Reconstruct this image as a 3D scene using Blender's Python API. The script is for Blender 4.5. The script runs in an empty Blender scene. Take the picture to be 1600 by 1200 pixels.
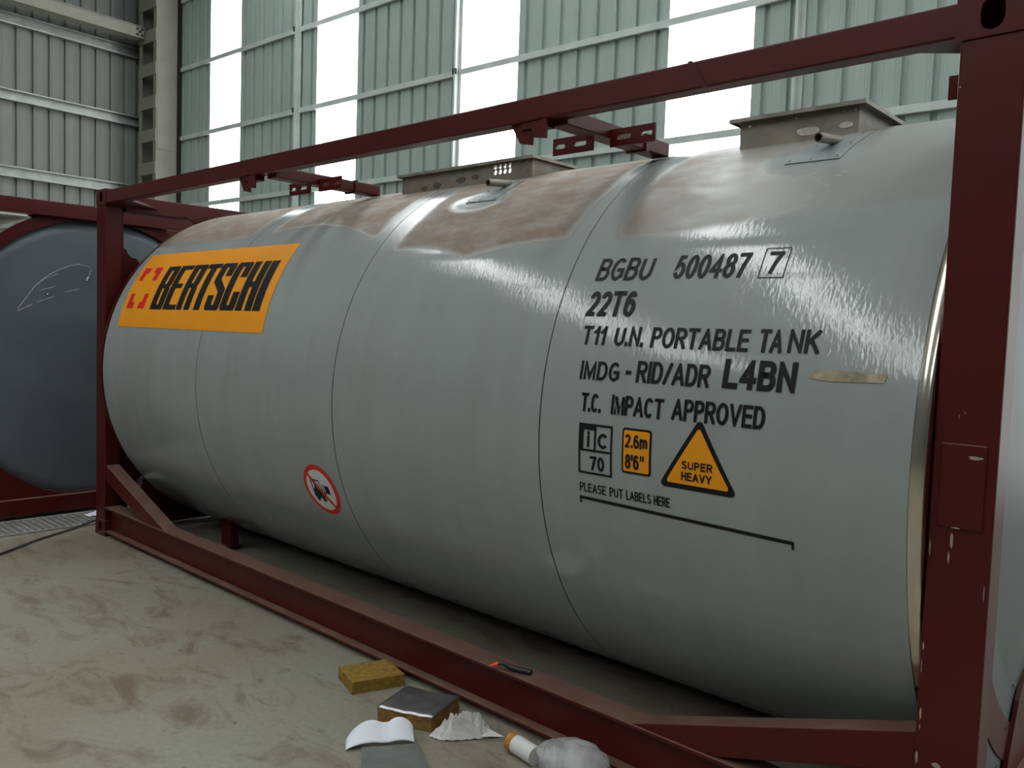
import bpy, bmesh, math, random
from math import pi, sin, cos, tan, radians, atan2, sqrt
from mathutils import Vector, Matrix, noise

random.seed(7)
sc = bpy.context.scene
COL = sc.collection

# ------------------------------------------------------------------ camera
CX, CY, CZ = 6.5957, -2.5123, 1.6461
PITCH, ROLL, YAW, FPX = -0.0630, 0.0340, 0.7437, 1305.74
cam_d = bpy.data.cameras.new('camera')
cam = bpy.data.objects.new('camera', cam_d)
COL.objects.link(cam)
fwd = Vector((-sin(YAW) * cos(PITCH), cos(YAW) * cos(PITCH), sin(PITCH)))
rgt = Vector((cos(YAW), sin(YAW), 0))
upv = rgt.cross(fwd)
r2 = cos(ROLL) * rgt + sin(ROLL) * upv
u2 = -sin(ROLL) * rgt + cos(ROLL) * upv
M = Matrix((r2, u2, -fwd)).transposed().to_4x4()
M.translation = (CX, CY, CZ)
cam.matrix_world = M
cam_d.sensor_fit = 'HORIZONTAL'
cam_d.sensor_width = 36.0
cam_d.lens = FPX * 36.0 / 1600.0
cam_d.clip_start = 0.05
cam_d.clip_end = 200
sc.camera = cam

# ------------------------------------------------------------------ world, light levels, exposure
DAY = 4.0            # radiance of the daylit translucent sheets in the walls
ROOFDAY = 10.0        # radiance of the daylit rooflight sheets
w = bpy.data.worlds.new('overcast_sky')
sc.world = w
w.use_nodes = True
w.node_tree.nodes['Background'].inputs['Color'].default_value = (0.93, 0.97, 1.0, 1)
w.node_tree.nodes['Background'].inputs['Strength'].default_value = 1.0
sc.view_settings.view_transform = 'Standard'
sc.view_settings.look = 'None'
sc.view_settings.gamma = 1.0
sc.view_settings.use_curve_mapping = False
sc.view_settings.exposure = 0.0
sc.cycles.max_bounces = 7
sc.cycles.diffuse_bounces = 3
sc.cycles.glossy_bounces = 3
sc.cycles.transparent_max_bounces = 6
sc.cycles.adaptive_threshold = 0.02


# ------------------------------------------------------------------ helpers
class MB:
    """collects faces, then links them as one mesh object"""

    def __init__(self, origin=(0, 0, 0)):
        self.v, self.f = [], []
        self.o = Vector(origin)

    def add(self, vs, fs):
        b = len(self.v)
        self.v += [Vector(p) - self.o for p in vs]
        self.f += [tuple(i + b for i in f) for f in fs]
        return self

    def box(self, x0, x1, y0, y1, z0, z1):
        return self.add([(x0, y0, z0), (x1, y0, z0), (x1, y1, z0), (x0, y1, z0),
                         (x0, y0, z1), (x1, y0, z1), (x1, y1, z1), (x0, y1, z1)],
                        [(0, 3, 2, 1), (4, 5, 6, 7), (0, 1, 5, 4), (1, 2, 6, 5), (2, 3, 7, 6), (3, 0, 4, 7)])

    def prism(self, pts, ax, a0, a1):
        """2-d outline extruded along an axis: x -> (y,z), y -> (x,z), z -> (x,y)"""
        def P(p, a):
            return (a, p[0], p[1]) if ax == 'x' else ((p[0], a, p[1]) if ax == 'y' else (p[0], p[1], a))
        n = len(pts)
        vs = [P(p, a0) for p in pts] + [P(p, a1) for p in pts]
        fs = [tuple(range(n)), tuple(range(2 * n - 1, n - 1, -1))]
        fs += [(i, i + n, (i + 1) % n + n, (i + 1) % n) for i in range(n)]
        return self.add(vs, fs)

    def plate_hole(self, c, hw, hh, ow, oh, ax, a0, a1, n=28):
        """rectangular plate (half size hw,hh) with an oval hole (half size ow,oh)"""
        ang = sorted([2 * pi * i / n for i in range(n)] + [atan2(sy * hh, sx * hw) % (2 * pi) for sx in (1, -1) for sy in (1, -1)])
        def P(p, a):
            return (a, p[0], p[1]) if ax == 'x' else ((p[0], a, p[1]) if ax == 'y' else (p[0], p[1], a))
        outer, inner = [], []
        for t in ang:
            k = min(hw / max(1e-9, abs(cos(t))), hh / max(1e-9, abs(sin(t))))
            outer.append((c[0] + k * cos(t), c[1] + k * sin(t)))
            if oh > ow:
                px, py = ow * cos(t), ow * sin(t) + (oh - ow) * (1 if sin(t) > 0 else -1) * min(1, abs(sin(t)) * 3)
            else:
                px, py = oh * cos(t) + (ow - oh) * (1 if cos(t) > 0 else -1) * min(1, abs(cos(t)) * 3), oh * sin(t)
            inner.append((c[0] + px, c[1] + py))
        m = len(ang)
        vs = [P(p, a0) for p in outer] + [P(p, a0) for p in inner] + [P(p, a1) for p in outer] + [P(p, a1) for p in inner]
        fs = []
        for i in range(m):
            j = (i + 1) % m
            fs += [(i, j, m + j, m + i), (2 * m + i, 3 * m + i, 3 * m + j, 2 * m + j),
                   (m + i, m + j, 3 * m + j, 3 * m + i), (i, 2 * m + i, 2 * m + j, j)]
        return self.add(vs, fs)

    def tube(self, pts, r, n=10, cap=True):
        pts = [Vector(p) for p in pts]
        rs = r if isinstance(r, (list, tuple)) else [r] * len(pts)
        rings, prev = [], None
        for i, p in enumerate(pts):
            t = (pts[min(i + 1, len(pts) - 1)] - pts[max(i - 1, 0)]).normalized()
            a = Vector((0, 0, 1)) if abs(t.z) < 0.9 else Vector((1, 0, 0))
            u = t.cross(a).normalized()
            v = t.cross(u)
            rings.append([p + rs[i] * (cos(2 * pi * k / n) * u + sin(2 * pi * k / n) * v) for k in range(n)])
        vs = [q for rg in rings for q in rg]
        fs = [(i * n + k, i * n + (k + 1) % n, (i + 1) * n + (k + 1) % n, (i + 1) * n + k)
              for i in range(len(pts) - 1) for k in range(n)]
        if cap:
            fs += [tuple(range(n - 1, -1, -1)), tuple((len(pts) - 1) * n + k for k in range(n))]
        return self.add(vs, fs)

    def lathe_x(self, prof, yc, zc, n=128, closed=True, a0=0.0, a1=2 * pi):
        """profile of (x, r) turned round the x axis through (yc, zc)"""
        full = abs(a1 - a0 - 2 * pi) < 1e-6
        cnt = n if full else n + 1
        vs = []
        for (x, r) in prof:
            for k in range(cnt):
                t = a0 + (a1 - a0) * k / n
                vs.append((x, yc - r * cos(t), zc + r * sin(t)))
        fs = []
        m = len(prof)
        for i in range(m if closed else m - 1):
            for k in range(n):
                k2 = (k + 1) % cnt
                i2 = (i + 1) % m
                fs.append((i * cnt + k, i2 * cnt + k, i2 * cnt + k2, i * cnt + k2))
        return self.add(vs, fs)

    def build(self, name, mat, parent=None, smooth=False, bevel=0.0):
        me = bpy.data.meshes.new(name)
        me.from_pydata([tuple(p) for p in self.v], [], self.f)
        bm = bmesh.new()
        bm.from_mesh(me)
        bmesh.ops.recalc_face_normals(bm, faces=bm.faces)
        bm.to_mesh(me)
        bm.free()
        if smooth:
            me.polygons.foreach_set('use_smooth', [True] * len(me.polygons))
            if smooth == 'auto':
                me.set_sharp_from_angle(angle=radians(35))
        o = bpy.data.objects.new(name, me)
        if mat:
            me.materials.append(mat)
        COL.objects.link(o)
        if parent:
            o.parent = parent
        if bevel:
            m = o.modifiers.new('bevel', 'BEVEL')
            m.width = bevel
            m.segments = 2
            m.limit_method = 'ANGLE'
            m.angle_limit = radians(40)
        return o


def copy_obj(o, parent=None):
    c = o.copy()
    COL.objects.link(c)
    if parent:
        c.parent = parent
    return c


def empty(name, loc):
    o = bpy.data.objects.new(name, None)
    o.location = loc
    o.empty_display_size = 0.2
    COL.objects.link(o)
    return o


def tag(o, label=None, cat=None, group=None, kind=None):
    if label: o['label'] = label
    if cat: o['category'] = cat
    if group: o['group'] = group
    if kind: o['kind'] = kind
    return o


# ------------------------------------------------------------------ materials
def new_mat(name):
    m = bpy.data.materials.new(name)
    m.use_nodes = True
    nt = m.node_tree
    b = nt.nodes['Principled BSDF']
    return m, nt, b


def noise_node(nt, scale, detail=4, rough=0.55, vec=None, dist=0.0):
    n = nt.nodes.new('ShaderNodeTexNoise')
    n.inputs['Scale'].default_value = scale
    n.inputs['Detail'].default_value = detail
    n.inputs['Roughness'].default_value = rough
    n.inputs['Distortion'].default_value = dist
    if vec is not None:
        nt.links.new(vec, n.inputs['Vector'])
    return n


def ramp(nt, fac, stops):
    r = nt.nodes.new('ShaderNodeValToRGB')
    e = r.color_ramp.elements
    while len(e) < len(stops):
        e.new(0.5)
    for i, (p, c) in enumerate(stops):
        e[i].position = p
        e[i].color = (c, c, c, 1) if not isinstance(c, tuple) else (*c, 1)
    nt.links.new(fac, r.inputs['Fac'])
    return r


def mix(nt, fac, a, b, mode='MIX'):
    n = nt.nodes.new('ShaderNodeMix')
    n.data_type = 'RGBA'
    n.blend_type = mode
    for s, val in ((n.inputs['Factor'], fac), (n.inputs['A'], a), (n.inputs['B'], b)):
        if isinstance(val, bpy.types.NodeSocket):
            nt.links.new(val, s)
        elif isinstance(val, tuple):
            s.default_value = (*val, 1)
        else:
            s.default_value = val
    return n.outputs['Result']


def math_node(nt, op, a, b=None, c=None):
    n = nt.nodes.new('ShaderNodeMath')
    n.operation = op
    for i, val in enumerate((a, b, c)):
        if val is None:
            continue
        if isinstance(val, bpy.types.NodeSocket):
            nt.links.new(val, n.inputs[i])
        else:
            n.inputs[i].default_value = val
    return n.outputs[0]


def coords(nt):
    return nt.nodes.new('ShaderNodeTexCoord').outputs['Object']


def mapped(nt, vec, scale):
    m = nt.nodes.new('ShaderNodeMapping')
    m.inputs['Scale'].default_value = scale
    nt.links.new(vec, m.inputs['Vector'])
    return m.outputs['Vector']


def bump(nt, b, h, strength, dist=0.002):
    n = nt.nodes.new('ShaderNodeBump')
    n.inputs['Strength'].default_value = strength
    n.inputs['Distance'].default_value = dist
    nt.links.new(h, n.inputs['Height'])
    nt.links.new(n.outputs['Normal'], b.inputs['Normal'])


def simple(name, col, rough=0.6, metal=0.0, var=0.15, scale=6.0, bmp=0.0, coat=0.0, spec=0.5):
    m, nt, b = new_mat(name)
    v = coords(nt)
    n = noise_node(nt, scale, 5, vec=v)
    r = ramp(nt, n.outputs['Fac'], [(0.3, 1 - var), (0.7, 1 + var * 0.4)])
    c = mix(nt, 1.0, tuple(col), r.outputs['Color'], 'MULTIPLY')
    nt.links.new(c, b.inputs['Base Color'])
    b.inputs['Roughness'].default_value = rough
    b.inputs['Metallic'].default_value = metal
    b.inputs['Specular IOR Level'].default_value = spec
    if coat:
        b.inputs['Coat Weight'].default_value = coat
        b.inputs['Coat Roughness'].default_value = 0.15
    if bmp:
        n2 = noise_node(nt, scale * 12, 4, vec=v)
        bump(nt, b, n2.outputs['Fac'], bmp)
    return m


def red_paint():
    """oxide red frame paint, worn pale at scratches, dusted on faces that look up"""
    m, nt, b = new_mat('oxide_red_paint')
    v = coords(nt)
    n = noise_node(nt, 3.0, 6, vec=v)
    base = mix(nt, n.outputs['Fac'], (0.052, 0.0056, 0.0052), (0.080, 0.0085, 0.0082))
    vs = mapped(nt, v, (22, 22, 9))
    sn = noise_node(nt, 1.0, 8, 0.7, vec=vs)
    sr = ramp(nt, sn.outputs['Fac'], [(0.695, 0.0), (0.715, 1.0)])
    base = mix(nt, sr.outputs['Color'], base, (0.30, 0.19, 0.17))
    g = nt.nodes.new('ShaderNodeNewGeometry')
    sep = nt.nodes.new('ShaderNodeSeparateXYZ')
    nt.links.new(g.outputs['True Normal'], sep.inputs[0])
    up = ramp(nt, sep.outputs['Z'], [(0.5, 0.0), (0.9, 1.0)])
    dn = noise_node(nt, 9.0, 6, 0.7, vec=v)
    dr = ramp(nt, dn.outputs['Fac'], [(0.25, 0.35), (0.65, 0.95)])
    df = math_node(nt, 'MULTIPLY', up.outputs['Color'], dr.outputs['Color'])
    base = mix(nt, df, base, (0.17, 0.105, 0.078))
    nt.links.new(base, b.inputs['Base Color'])
    rr = math_node(nt, 'MULTIPLY_ADD', df, 0.35, 0.36)
    nt.links.new(rr, b.inputs['Roughness'])
    b.inputs['Specular IOR Level'].default_value = 0.25
    hn = noise_node(nt, 55, 3, vec=v)
    bump(nt, b, hn.outputs['Fac'], 0.12, 0.002)
    return m


SEAMS = (1.69, 3.115, 4.487)
TR, TYC, TZC = 1.2647, 1.21, 1.2649        # cladding radius and axis
TXL, TXR = 0.275, 5.851


def cladding_mat(origin, dusty=0.0):
    """glossy grey sheet cladding; dust lies on the crown down to a scalloped wiped edge"""
    m, nt, b = new_mat('grey_cladding')
    v = coords(nt)
    sep = nt.nodes.new('ShaderNodeSeparateXYZ')
    nt.links.new(v, sep.inputs[0])
    yc, zc = TYC - origin[1], TZC - origin[2]
    dy = math_node(nt, 'MULTIPLY_ADD', sep.outputs['Y'], -1.0, yc)
    dz = math_node(nt, 'SUBTRACT', sep.outputs['Z'], zc)
    th = math_node(nt, 'ARCTAN2', dz, dy)
    arc = math_node(nt, 'MULTIPLY', th, TR)
    xw = math_node(nt, 'ADD', sep.outputs['X'], origin[0])
    # paint
    big = noise_node(nt, 0.9, 3, vec=v)
    paint = mix(nt, big.outputs['Fac'], (0.262, 0.297, 0.296), (0.286, 0.310, 0.304))
    # vertical runs and faint smears
    cv = nt.nodes.new('ShaderNodeCombineXYZ')
    nt.links.new(xw, cv.inputs[0])
    nt.links.new(arc, cv.inputs[1])
    sm = noise_node(nt, 1.0, 6, 0.65, vec=mapped(nt, cv.outputs[0], (5.5, 1.2, 1)))
    smr = ramp(nt, sm.outputs['Fac'], [(0.35, 0.0), (0.75, 0.30)])
    paint = mix(nt, smr.outputs['Color'], paint, (0.19, 0.185, 0.165))
    runs = noise_node(nt, 1.0, 6, 0.75, vec=mapped(nt, cv.outputs[0], (30, 4.5, 1)))
    rr = ramp(nt, runs.outputs['Fac'], [(0.735, 0.0), (0.775, 0.6)])
    paint = mix(nt, rr.outputs['Color'], paint, (0.055, 0.06, 0.06))
    # dust boundary: scallops hanging from bellied wipes, clean strip at each seam
    pts = [(.27, 1.00), (.45, 1.03), (.80, 1.05), (1.27, 1.035), (1.55, 1.05), (1.73, 1.06), (1.97, 1.105), (2.31, 1.113), (2.62, 1.06), (2.90, .965), (3.03, .93),
           (3.06, .90), (3.135, .808), (3.37, .835), (3.62, .806), (3.80, .752), (3.97, .795), (4.18, .826), (4.44, .828), (4.60, .802), (4.75, .812), (4.92, .818), (5.2, .86), (5.45, .884), (5.85, .90)]
    rr_ = nt.nodes.new('ShaderNodeValToRGB')
    el = rr_.color_ramp.elements
    while len(el) < len(pts):
        el.new(0.5)
    for i_, (px_, pa_) in enumerate(pts):
        el[i_].position = px_ / 6.0
        el[i_].color = (pa_ / 1.2,) * 3 + (1,)
    nt.links.new(math_node(nt, 'DIVIDE', xw, 6.0), rr_.inputs['Fac'])
    bn = noise_node(nt, 1.0, 3, vec=mapped(nt, cv.outputs[0], (2.2, 2.2, 1)))
    bn2 = noise_node(nt, 1.0, 5, 0.6, vec=mapped(nt, cv.outputs[0], (9, 5, 1)))
    edge = math_node(nt, 'MULTIPLY', rr_.outputs['Color'], 1.2)
    edge = math_node(nt, 'ADD', edge, math_node(nt, 'MULTIPLY_ADD', bn2.outputs['Fac'], 0.030, -0.015))
    above = math_node(nt, 'SUBTRACT', arc, edge)
    dust = ramp(nt, math_node(nt, 'MULTIPLY_ADD', above, 18.0, 0.4), [(0.2, 0.0), (0.9, 1.0)]).outputs['Color']
    for s in SEAMS:
        d = math_node(nt, 'ABSOLUTE', math_node(nt, 'SUBTRACT', xw, s + 0.02))
        wob = math_node(nt, 'MULTIPLY_ADD', bn.outputs['Fac'], 0.14, 0.045)
        cl = ramp(nt, math_node(nt, 'MULTIPLY_ADD', math_node(nt, 'SUBTRACT', d, wob), 12.0, 0.35), [(0.1, 0.12), (0.8, 1.0)])
        dust = math_node(nt, 'MULTIPLY', dust, cl.outputs['Color'])
    # wiped round the drain patch, thinner towards the near end
    for (px, pa) in ((3.58, 1.20), (5.28, 1.24)):
        ddx = math_node(nt, 'MULTIPLY', math_node(nt, 'SUBTRACT', xw, px), 4.6)
        dda = math_node(nt, 'MULTIPLY', math_node(nt, 'SUBTRACT', arc, pa), 8.0)
        q = math_node(nt, 'ADD', math_node(nt, 'MULTIPLY', ddx, ddx), math_node(nt, 'MULTIPLY', dda, dda))
        cl = ramp(nt, q, [(0.45, 0.0), (1.0, 1.0)])
        dust = math_node(nt, 'MULTIPLY', dust, cl.outputs['Color'])
    thin = nt.nodes.new('ShaderNodeMapRange')
    thin.inputs['From Min'].default_value = 4.35
    thin.inputs['From Max'].default_value = 5.5
    thin.inputs['To Min'].default_value = 1.0
    thin.inputs['To Max'].default_value = 0.22
    nt.links.new(xw, thin.inputs['Value'])
    dust = math_node(nt, 'MULTIPLY', dust, thin.outputs['Result'])
    dn = noise_node(nt, 1.0, 7, 0.7, vec=mapped(nt, cv.outputs[0], (5, 11, 1)))
    dr = ramp(nt, dn.outputs['Fac'], [(0.3, 0.55), (0.6, 1.0)])
    dust = math_node(nt, 'MULTIPLY', dust, dr.outputs['Color'])
    dustc = mix(nt, noise_node(nt, 2.5, 4, vec=v).outputs['Fac'], (0.165, 0.104, 0.064), (0.225, 0.160, 0.112))
    dmul = math_node(nt, 'MULTIPLY', dust, 0.9)
    colr = mix(nt, dmul, paint, dustc)
    nt.links.new(colr, b.inputs['Base Color'])
    ro = math_node(nt, 'MULTIPLY_ADD', dmul, 0.62, 0.09)
    sr = math_node(nt, 'MULTIPLY_ADD', smr.outputs['Color'], 0.22, ro)
    nt.links.new(sr, b.inputs['Roughness'])
    nt.links.new(math_node(nt, 'MULTIPLY_ADD', dmul, -0.38, 0.55), b.inputs['Specular IOR Level'])
    # sheet waviness and orange peel
    wv = noise_node(nt, 1.0, 2, vec=mapped(nt, cv.outputs[0], (1.2, 3.0, 1)))
    op = noise_node(nt, 1.0, 2, vec=mapped(nt, cv.outputs[0], (75, 30, 1)))
    h = math_node(nt, 'ADD', math_node(nt, 'MULTIPLY', wv.outputs['Fac'], 2.4), math_node(nt, 'MULTIPLY', op.outputs['Fac'], 0.20))
    bump(nt, b, h, 0.30, 0.008)
    return m


def floor_mat():
    m, nt, b = new_mat('concrete_floor')
    v = coords(nt)
    n1 = noise_node(nt, 0.7, 6, 0.6, vec=v, dist=0.6)
    c = mix(nt, ramp(nt, n1.outputs['Fac'], [(0.35, 0.0), (0.65, 1.0)]).outputs['Color'], (0.216, 0.184, 0.136), (0.240, 0.237, 0.190))
    n2 = noise_node(nt, 1.0, 9, 0.72, vec=mapped(nt, v, (2.2, 4.2, 1)), dist=1.2)
    c = mix(nt, ramp(nt, n2.outputs['Fac'], [(0.50, 0.0), (0.66, 0.75)]).outputs['Color'], c, (0.115, 0.074, 0.046))
    n3 = noise_node(nt, 1.0, 7, 0.7, vec=mapped(nt, v, (7, 18, 1)), dist=1.4)
    c = mix(nt, ramp(nt, n3.outputs['Fac'], [(0.62, 0.0), (0.68, 0.75)]).outputs['Color'], c, (0.075, 0.06, 0.05))
    n4 = noise_node(nt, 40, 4, vec=v)
    c = mix(nt, 1.0, c, ramp(nt, n4.outputs['Fac'], [(0.3, 0.88), (0.7, 1.06)]).outputs['Color'], 'MULTIPLY')
    nt.links.new(c, b.inputs['Base Color'])
    nt.links.new(ramp(nt, n1.outputs['Fac'], [(0.3, 0.42), (0.7, 0.62)]).outputs['Color'], b.inputs['Roughness'])
    bump(nt, b, n3.outputs['Fac'], 0.08, 0.003)
    return m


def emit_mat(name, col, strength):
    """daylit translucent fibreglass sheet"""
    m, nt, b = new_mat(name)
    b.inputs['Base Color'].default_value = (0.7, 0.73, 0.72, 1)
    b.inputs['Roughness'].default_value = 0.45
    n = noise_node(nt, 2.0, 3, vec=coords(nt))
    r = ramp(nt, n.outputs['Fac'], [(0.3, 0.94), (0.7, 1.0)])
    nt.links.new(mix(nt, 1.0, col, r.outputs['Color'], 'MULTIPLY'), b.inputs['Emission Color'])
    b.inputs['Emission Strength'].default_value = strength
    return m


MRED = red_paint()
MFLOOR = floor_mat()
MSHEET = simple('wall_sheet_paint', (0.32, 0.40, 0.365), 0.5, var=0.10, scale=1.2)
MSHEETL = simple('wall_sheet_paint_shaded', (0.165, 0.178, 0.158), 0.5, var=0.10, scale=1.2)  # same sheet paint, shade of the left wall put into the colour
MSHEETD = simple('wall_sheet_paint_fill_cut', (0.10, 0.11, 0.105), 0.6, var=0.10, scale=1.2)  # darkened copy of the sheet paint for unseen walls, cuts fill light
MGIRT = simple('pale_painted_steel', (0.50, 0.56, 0.53), 0.45, var=0.2, scale=3)
MGALV = simple('galvanised_steel', (0.34, 0.36, 0.345), 0.40, metal=0.6, var=0.25, scale=5)
MCREAM = simple('cream_grey_steel_paint', (0.25, 0.243, 0.20), 0.55, var=0.15, scale=2)
MDAYW = emit_mat('daylit_translucent_sheet', (0.97, 1.0, 1.0), DAY)
MDAYR = emit_mat('daylit_rooflight_sheet', (0.96, 1.0, 1.0), ROOFDAY)
MROOF = simple('roof_sheet', (0.26, 0.28, 0.27), 0.6, scale=1)
MSTEEL = simple('polished_stainless', (0.66, 0.61, 0.53), 0.16, metal=1.0, var=0.12, scale=4)
MBOX = simple('weathered_aluminium', (0.25, 0.228, 0.19), 0.48, metal=0.45, var=0.35, scale=9, bmp=0.1)
MBLACK = simple('black_vinyl', (0.007, 0.007, 0.0075), 0.5, var=0.1, spec=0.22)
MORANGE = simple('orange_vinyl', (0.76, 0.29, 0.010), 0.42, var=0.06, spec=0.3)
MREDV = simple('red_vinyl', (0.62, 0.018, 0.016), 0.42, var=0.05, spec=0.3)
MWHITEV = simple('white_vinyl', (0.62, 0.62, 0.60), 0.4, var=0.05)
MTAPE = simple('old_masking_tape', (0.33, 0.28, 0.19), 0.75, var=0.45, scale=30)
MDENT = simple('end_cap_grey', (0.105, 0.128, 0.143), 0.42, var=0.22, scale=1.5)
MGAP = simple('near_black_and_shade', (0.01, 0.01, 0.01), 0.9)  # near-black parts; also painted shade for the column gap and drain pit
MRUB = simple('black_rubber', (0.012, 0.012, 0.012), 0.5)

# ------------------------------------------------------------------ the hall (its own axes: s along the back wall, n out of the hall)
AL = radians(2.7)
BO = (2.0, 6.0, 0.0)


def hall(o):
    o.location = BO
    o.rotation_euler = (0, 0, AL)
    return o


S0, S1, N0, EAVE = -13.0, 14.0, -22.0, 9.0
PITCHR = 0.2855     # rib pitch of the wall sheets


def sheet_profile(width, ribs, fine=True):
    """inside face of a ribbed sheet, grooves fall away outwards; list of (along, outward)"""
    p = [(0.0, 0.0)]
    pitch = width / ribs
    for i in range(ribs):
        a = i * pitch + pitch * 0.5
        pan = pitch * 0.5
        for q in (-0.085, -0.055) if fine else ():
            p += [(a + q - 0.006, 0.0), (a + q, -0.003), (a + q + 0.006, 0.0)]
        p += [(a - 0.034, 0.0), (a - 0.024, 0.042), (a + 0.024, 0.042), (a + 0.034, 0.0)]
        for q in (0.055, 0.085) if fine else ():
            p += [(a + q - 0.006, 0.0), (a + q, -0.003), (a + q + 0.006, 0.0)]
    p.append((width, 0.0))
    return p


def sheet_mesh(name, mat, width, ribs, z0, z1, side):
    """side 'n': lies along s at n=0.. ; side 's': lies along n at s=0 facing +s"""
    prof = sheet_profile(width, ribs, name == 'wall_sheet')
    mb = MB()
    t = 0.0015
    k = len(prof)
    vs = []
    for z in (z0, z1):
        for off in (0.0, t):
            for (a, d) in prof:
                vs.append((a, d + off, z) if side == 'n' else (-(d + off), -a, z))
    fs = []
    for i in range(k - 1):
        fs += [(i, i + 1, 2 * k + i + 1, 2 * k + i), (k + i, 3 * k + i, 3 * k + i + 1, k + i + 1)]
    mb.add(vs, fs)
    return mb.build(name, mat)


floor = hall(MB().box(S0 - 0.3, S1, N0, 0.3, -0.2, 0.0).build('floor', MFLOOR))
tag(floor, 'dusty stained concrete workshop floor', 'floor', kind='structure')

wall_back = hall(MB().box(S0, S1, 0.0, 0.2, 0.0, 0.30).build('wall_back', MCREAM))
tag(wall_back, 'grey green ribbed sheet wall with tall bright translucent strips', 'wall', kind='structure')
ws_w = 2.285 / 2
sheet0 = None
panel0 = None
strip_starts = [-10.91 + 3.335 * i for i in range(8)]
for i, s in enumerate(strip_starts):
    if s + 1.05 < S1:
        if panel0 is None:
            panel0 = sheet_mesh('translucent_panel', MDAYW, 1.05, 4, 0.3, EAVE, 'n')
            panel0.parent = wall_back
            p = panel0
        else:
            p = copy_obj(panel0, wall_back)
        p.location = (s, 0.0, 0)
        for k in range(2):
            ss = s + 1.05 + k * ws_w
            if ss + ws_w > S1 + 0.3:
                continue
            if sheet0 is None:
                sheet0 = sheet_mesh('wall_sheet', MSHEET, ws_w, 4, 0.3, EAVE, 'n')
                sheet0.parent = wall_back
                q = sheet0
            else:
                q = copy_obj(sheet0, wall_back)
            q.location = (ss, 0.0, 0)
for k in range(2):
    q = copy_obj(sheet0, wall_back)
    q.location = (strip_starts[0] - (k + 1) * ws_w, 0.0, 0)


def girt_mesh(name, mat, length, h, d, side):
    """lipped channel: web on the sheet, flanges reaching into the hall"""
    t = 0.006
    mb = MB()
    prof = [(0, 0), (d, 0), (d, 0.022), (d - t, 0.022), (d - t, t), (t, t), (t, h - t), (d - t, h - t), (d - t, h - 0.022), (d, h - 0.022), (d, h), (0, h)]
    if side == 'n':
        mb.prism([(-0.004, 0), (-0.004 - d, 0.0), (-0.004 - d, h), (-0.004, h)], 'x', 0, length)
    else:
        mb.prism([(0.004 + a, z) for a, z in prof], 'y', -length, 0)
    return mb.build(name, mat)


# back wall girts run from post to post
posts_s = [-12.0, -8.02, -4.24, 0.69, 5.2, 9.7, 13.9]
for z in (1.17, 2.54, 3.91, 5.27, 6.62, 7.95):
    for a, b_ in zip(posts_s[:-1], posts_s[1:]):
        g = girt_mesh('girt', MGIRT, b_ - a - 0.05, 0.080, 0.045, 'n')
        g.parent = wall_back
        g.location = (a + 0.03, 0, z - 0.042)
for s in posts_s[1:]:
    pm = MB()
    pm.box(s - 0.055, s - 0.02, -0.10, -0.02, 0.3, EAVE)
    pm.box(s - 0.02, s + 0.03, -0.03, -0.018, 0.3, EAVE)
    pm.build('wall_post', MGIRT, wall_back)
for (s, z) in ((-8.0, 5.27), (-8.0, 6.62), (-8.0, 3.91), (-4.2, 5.27)):
    MB().box(s - 0.12, s - 0.055, -0.10, -0.075, z - 0.03, z + 0.05).build('clip_angle', MGAP, wall_back)

wall_left = hall(MB().box(S0 - 0.2, S0, N0, 0.2, 0.0, 0.30).build('wall_left', MCREAM))
tag(wall_left, 'grey ribbed sheet end wall with galvanised rails', 'wall', kind='structure')
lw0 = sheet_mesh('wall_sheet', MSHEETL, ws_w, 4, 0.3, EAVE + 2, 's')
lw0.parent = wall_left
lw0.location = (S0, 0.02, 0)
for k in range(1, 19):
    q = copy_obj(lw0, wall_left)
    q.location = (S0, 0.02 - k * ws_w, 0)
for z in (1.57, 2.96, 4.35, 5.73, 7.09, 8.45):
    g = girt_mesh('girt', MGALV, 21.9, 0.20, 0.11, 's')
    g.parent = wall_left
    g.location = (S0, -0.05, z - 0.19)

# walls behind the camera and to the right: coarser sheets, darkened to cut bounced light
wall_front = hall(MB().box(S0, S1, N0 - 0.2, N0, 0.0, 0.30).build('wall_front', MCREAM))
tag(wall_front, 'plain sheet wall on the opposite side of the hall', 'wall', kind='structure')
fs_ = None
for k in range(12):
    if fs_ is None:
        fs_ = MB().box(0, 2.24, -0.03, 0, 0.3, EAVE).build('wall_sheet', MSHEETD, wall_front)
        q = fs_
    else:
        q = copy_obj(fs_, wall_front)
    q.location = (S0 + k * 2.25, N0, 0)

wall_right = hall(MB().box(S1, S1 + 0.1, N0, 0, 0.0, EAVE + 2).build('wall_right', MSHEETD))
tag(wall_right, 'grey sheet end wall on the right', 'wall', kind='structure')

# roof: two slopes of sheets with rooflight strips running up the slope
RID, RZ = -11.0, 10.8
ceiling = hall(MB().box(S0, S1, RID - 0.15, RID + 0.15, RZ - 0.10, RZ + 0.05).build('ceiling', MROOF))
tag(ceiling, 'sheeted roof with rooflight strips', 'ceiling', kind='structure')


def slope(name, mat, sa, sb, na, nb):
    def zz(n):
        return EAVE + (RZ - EAVE) * (n / RID if n > RID else (N0 - n) / (N0 - RID))
    mb = MB()
    za, zb = zz(na), zz(nb)
    mb.add([(sa, na, za), (sb, na, za), (sb, nb, zb), (sa, nb, zb), (sa, na, za + .03), (sb, na, za + .03), (sb, nb, zb + .03), (sa, nb, zb + .03)],
           [(0, 3, 2, 1), (4, 5, 6, 7), (0, 1, 5, 4), (1, 2, 6, 5), (2, 3, 7, 6), (3, 0, 4, 7)])
    return mb.build(name, mat, ceiling)


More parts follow.
